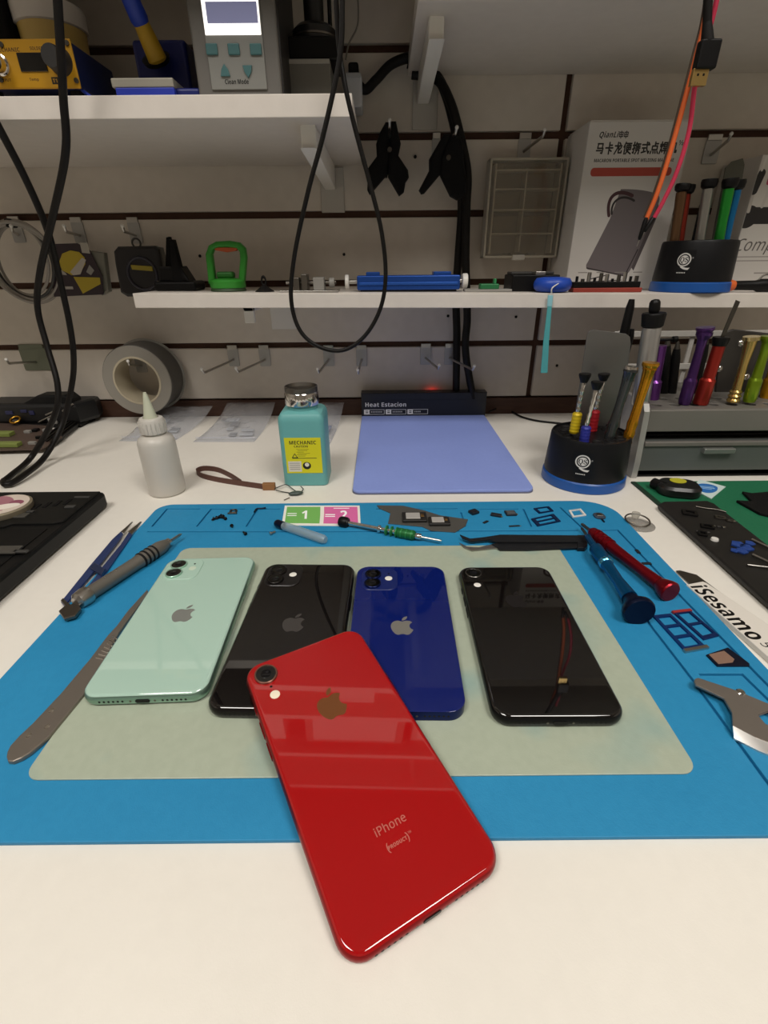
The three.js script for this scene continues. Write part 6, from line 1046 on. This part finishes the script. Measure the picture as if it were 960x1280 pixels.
cab('hanging_cable', 'thin black cable hanging in a pear-shaped loop before the narrow shelf', [[431, -60, -0.548], [428, 0, -0.55], [425, 70, -0.552], [405, 165, -0.555], [385, 240, -0.56], [368, 320, -0.57], [364, 375, -0.575], [375, 413, -0.575], [398, 433, -0.575], [428, 438, -0.575], [455, 421, -0.575], [475, 387, -0.575], [482, 345, -0.572], [477, 290, -0.568], [462, 228, -0.565], [445, 165, -0.561], [432, 110, -0.558], [424, 60, -0.56], [420, 0, -0.558], [416, -60, -0.555]], 0.0023, M.cable, 180);
cab('mains_cable', 'thick black cable running down the wall behind the heating plate', [[510, 78, -0.822], [535, 88, -0.822], [552, 105, -0.82], [566, 150, -0.818], [574, 200, -0.818], [577, 260, -0.818], [573, 320, -0.818], [570, 370, -0.82], [571, 420, -0.82], [570, 500, -0.822]], 0.0062, M.cable);
cab('mains_cable', 'second thick black cable twisted beside the first behind the heating plate', [[515, 92, -0.822], [545, 98, -0.82], [562, 125, -0.804], [574, 165, -0.803], [584, 215, -0.803], [583, 260, -0.803], [582, 320, -0.803], [583, 360, -0.803], [584, 400, -0.803], [582, 440, -0.805], [592, 502, -0.812]], 0.006, M.cable);
cab('mains_cable', 'black cable looping from the white plug to behind the right shelf', [[440, 92, -0.81], [455, 112, -0.815], [470, 100, -0.818], [490, 80, -0.82], [520, 70, -0.82], [560, 68, -0.82]], 0.0058, M.cable);
cab('sensor_wire', 'thin pale wire dropping beside the pear-shaped cable', [[446, -20, -0.8], [448, 15, -0.8], [446, 35, -0.8], [436, 55, -0.806], [432, 75, -0.808]], 0.0011, mat(0x8a8378, 0.5), 40);
{ const z = -0.79, a = onZ(431, 92, z), b = onZ(452, 92, z), y0 = onZ(440, 134, z).y, o = thing('plug_adapter', 'white plug adapter on the wall at the shelf end', 'plug', V((a.x + b.x) / 2, y0, z)); part(o, 'body', box(a.x, b.x, y0, a.y, ZW + 0.001, z, 0.003), mat(0xd2d2d4, 0.4)); part(o, 'face_seam', box(a.x + 0.001, b.x - 0.001, a.y - 0.004, a.y + 0.001, z - 0.01, z + 0.0008, 0.001), mat(0xbcbcbe, 0.4)); part(o, 'plug_head', box(a.x + 0.004, b.x - 0.004, a.y, a.y + 0.014, ZW + 0.006, z - 0.008, 0.003), M.black); }
{ // usb cable with bare wires
  const z = -0.555, o = thing('usb_cable', 'black USB cable with gold plug hanging from above', 'cable', onZ(884, 60, z)), Z = (a, b, c = z) => onZ(a, b, c);
  part(o, 'cord', tube([Z(888, -60), Z(885, 0), Z(884, 30), Z(884, 44)], 0.0036, 40, 10), M.cable);
  part(o, 'strain_relief', rod(Z(884, 28), Z(884, 52), [[0, 0.0036], [0.6, 0.0046], [1, 0.005]], 14), M.rubber);
  const p = Z(883.5, 69), q = Z(884, 50), r = Z(881, 88); part(o, 'plug_body', cbox(p.x, p.y, z, 0.0178, q.y - r.y, 0.0092, 0.0018).rotateZ(0), M.black);
  const s = Z(880, 108); part(o, 'plug_shell', box(p.x - 0.0095, p.x + 0.0042, s.y, r.y + 0.001, z - 0.0023, z + 0.0023, 0.0005), mat(0xc9a96a, 0.3, 0.9));
  for (const dx of [-0.005, 0]) part(o, 'shell_slot', cbox(p.x + dx, (s.y + r.y) / 2 + 0.002, z + 0.0022, 0.0018, 0.0018, 0.0006, 0.0002), M.black);
  part(o, 'moulded_mark', cbox(p.x + 0.002, p.y + 0.002, z + 0.0042, 0.005, 0.005, 0.0004, 0.0001), M.darkGrey);
}
cab('test_lead', 'orange test lead hanging before the welder box', [[889, -40, -0.576], [881, 25, -0.576], [870, 72, -0.576], [856, 125, -0.577], [838, 190, -0.579], [822, 240, -0.581], [808, 274, -0.584]], 0.0023, M.orange, 80);
cab('test_lead', 'brown test lead running along the orange one', [[887, -40, -0.581], [878, 25, -0.581], [866, 72, -0.581], [852, 125, -0.582], [835, 188, -0.584], [819, 238, -0.586], [806, 272, -0.588]], 0.0017, mat(0x4a3a2c, 0.5), 80);
cab('test_lead', 'pink test lead curving beside the orange one', [[903, -40, -0.569], [896, 0, -0.569], [888, 32, -0.571], [873, 82, -0.572], [868, 112, -0.572], [861, 165, -0.574], [846, 215, -0.576], [830, 250, -0.579], [818, 272, -0.582]], 0.0021, M.pink, 80);
for (const [l, a, b] of [['black probe tip at the end of the orange lead', [808, 272], [799, 300]], ['black probe tip at the end of the pink lead', [818.5, 270], [805, 290]]]) { const z = -0.583, o = thing('probe_tip', l, 'probe', onZ(a[0], a[1], z)); part(o, 'sleeve', rod(onZ(...a, z), onZ(...b, z), [[0, 0.0018], [0.2, 0.0024], [0.9, 0.002], [1, 0.001]], 12), M.black); part(o, 'needle', rod(onZ(...b, z), onZ(b[0] - 3, b[1] + 8, z), [[0, 0.0007], [1, 0.0003]], 8), M.steel); }
// ---------------------------------------------------------------- higher shelves mirrored in the glossy phones
const FRONT = -0.585;
const tiers = [[0.832, 'white shelf with printed cartons, mirrored in the red phone'], [1.03, 'white shelf second above the deep overhanging shelf'], [1.235, 'uppermost white shelf below the ceiling']];
for (const [y, l] of tiers) {
  const o = thing('wall_shelf', l, 'shelf', V(0, y, ZW), 'white wall shelves');
  part(o, 'board', box(-1.2, 1.2, y, y + 0.018, ZW + 0.0005, FRONT, 0.0008), M.shelf);
  for (const x of [-0.6, 0.15, 0.85]) bracket(o, x, y, FRONT - 0.03);
}
{ // deep shelf that shades the soldering station and the lit unit
  const y = 0.545, o = thing('wall_shelf', 'deep white shelf overhanging the soldering station', 'shelf', V(0, y, ZW), 'white wall shelves');
  part(o, 'board', box(-1.2, 1.2, y, y + 0.018, ZW + 0.0005, -0.495, 0.0008), M.shelf);
  for (const x of [-0.9, -0.2, 0.6]) bracket(o, x, y, -0.53);
}
// cartons with white printed fronts on the second tier
{ const y = UY, o = thing('storage_case', 'black case standing behind the soldering station', 'case', V(-0.46, y, -0.74)); part(o, 'body', box(-0.56, -0.405, y, y + 0.16, -0.82, -0.71, 0.004), M.blackMat); part(o, 'lid_band', box(-0.561, -0.404, y + 0.12, y + 0.126, -0.821, -0.709, 0.001), M.black); }
const cart = [mat(0xb9b0a4, 0.6), mat(0xdad5cc, 0.6), mat(0x9d9184, 0.6)];
let kx = -0.62, kk = 0;
for (const [w, h, gap] of [[0.2, 0.12, 0.04], [0.19, 0.13, 0.05], [0.24, 0.14, 0.02], [0.17, 0.12, 0.05], [0.22, 0.13, 0.04]]) {
  const y = 0.8502, x0 = kx, o = thing('carton', ['tan carton', 'pale carton', 'brown carton', 'wide tan carton', 'large pale carton'][kk] + ' on the shelf mirrored in the red phone', 'carton', V(x0 + w / 2, y, ZW + 0.1)), zf = FRONT - 0.012;
  part(o, 'body', box(x0, x0 + w, y, y + h, ZW + 0.02, zf, 0.002), cart[kk % 3]);
  part(o, 'front_label', box(x0 + w * 0.08, x0 + w * 0.92, y + h * 0.1, y + h * 0.9, zf - 0.0001, zf + 0.0004, 0.0002), mat(0xd8d4cc, 0.5));
  kx += w + gap; kk++;
}
{ const y = 0.5632, o = thing('carton', 'small white carton on the deep shelf over the lit bench unit', 'carton', V(-0.02, y, -0.58)); part(o, 'body', box(-0.05, 0.015, y, y + 0.05, -0.66, -0.503, 0.002), cart[1]); part(o, 'lid_seam', box(-0.0502, 0.0152, y + 0.038, y + 0.0395, -0.6602, -0.5028, 0.0002), M.greyPl); }
renderer.render(scene, camera);
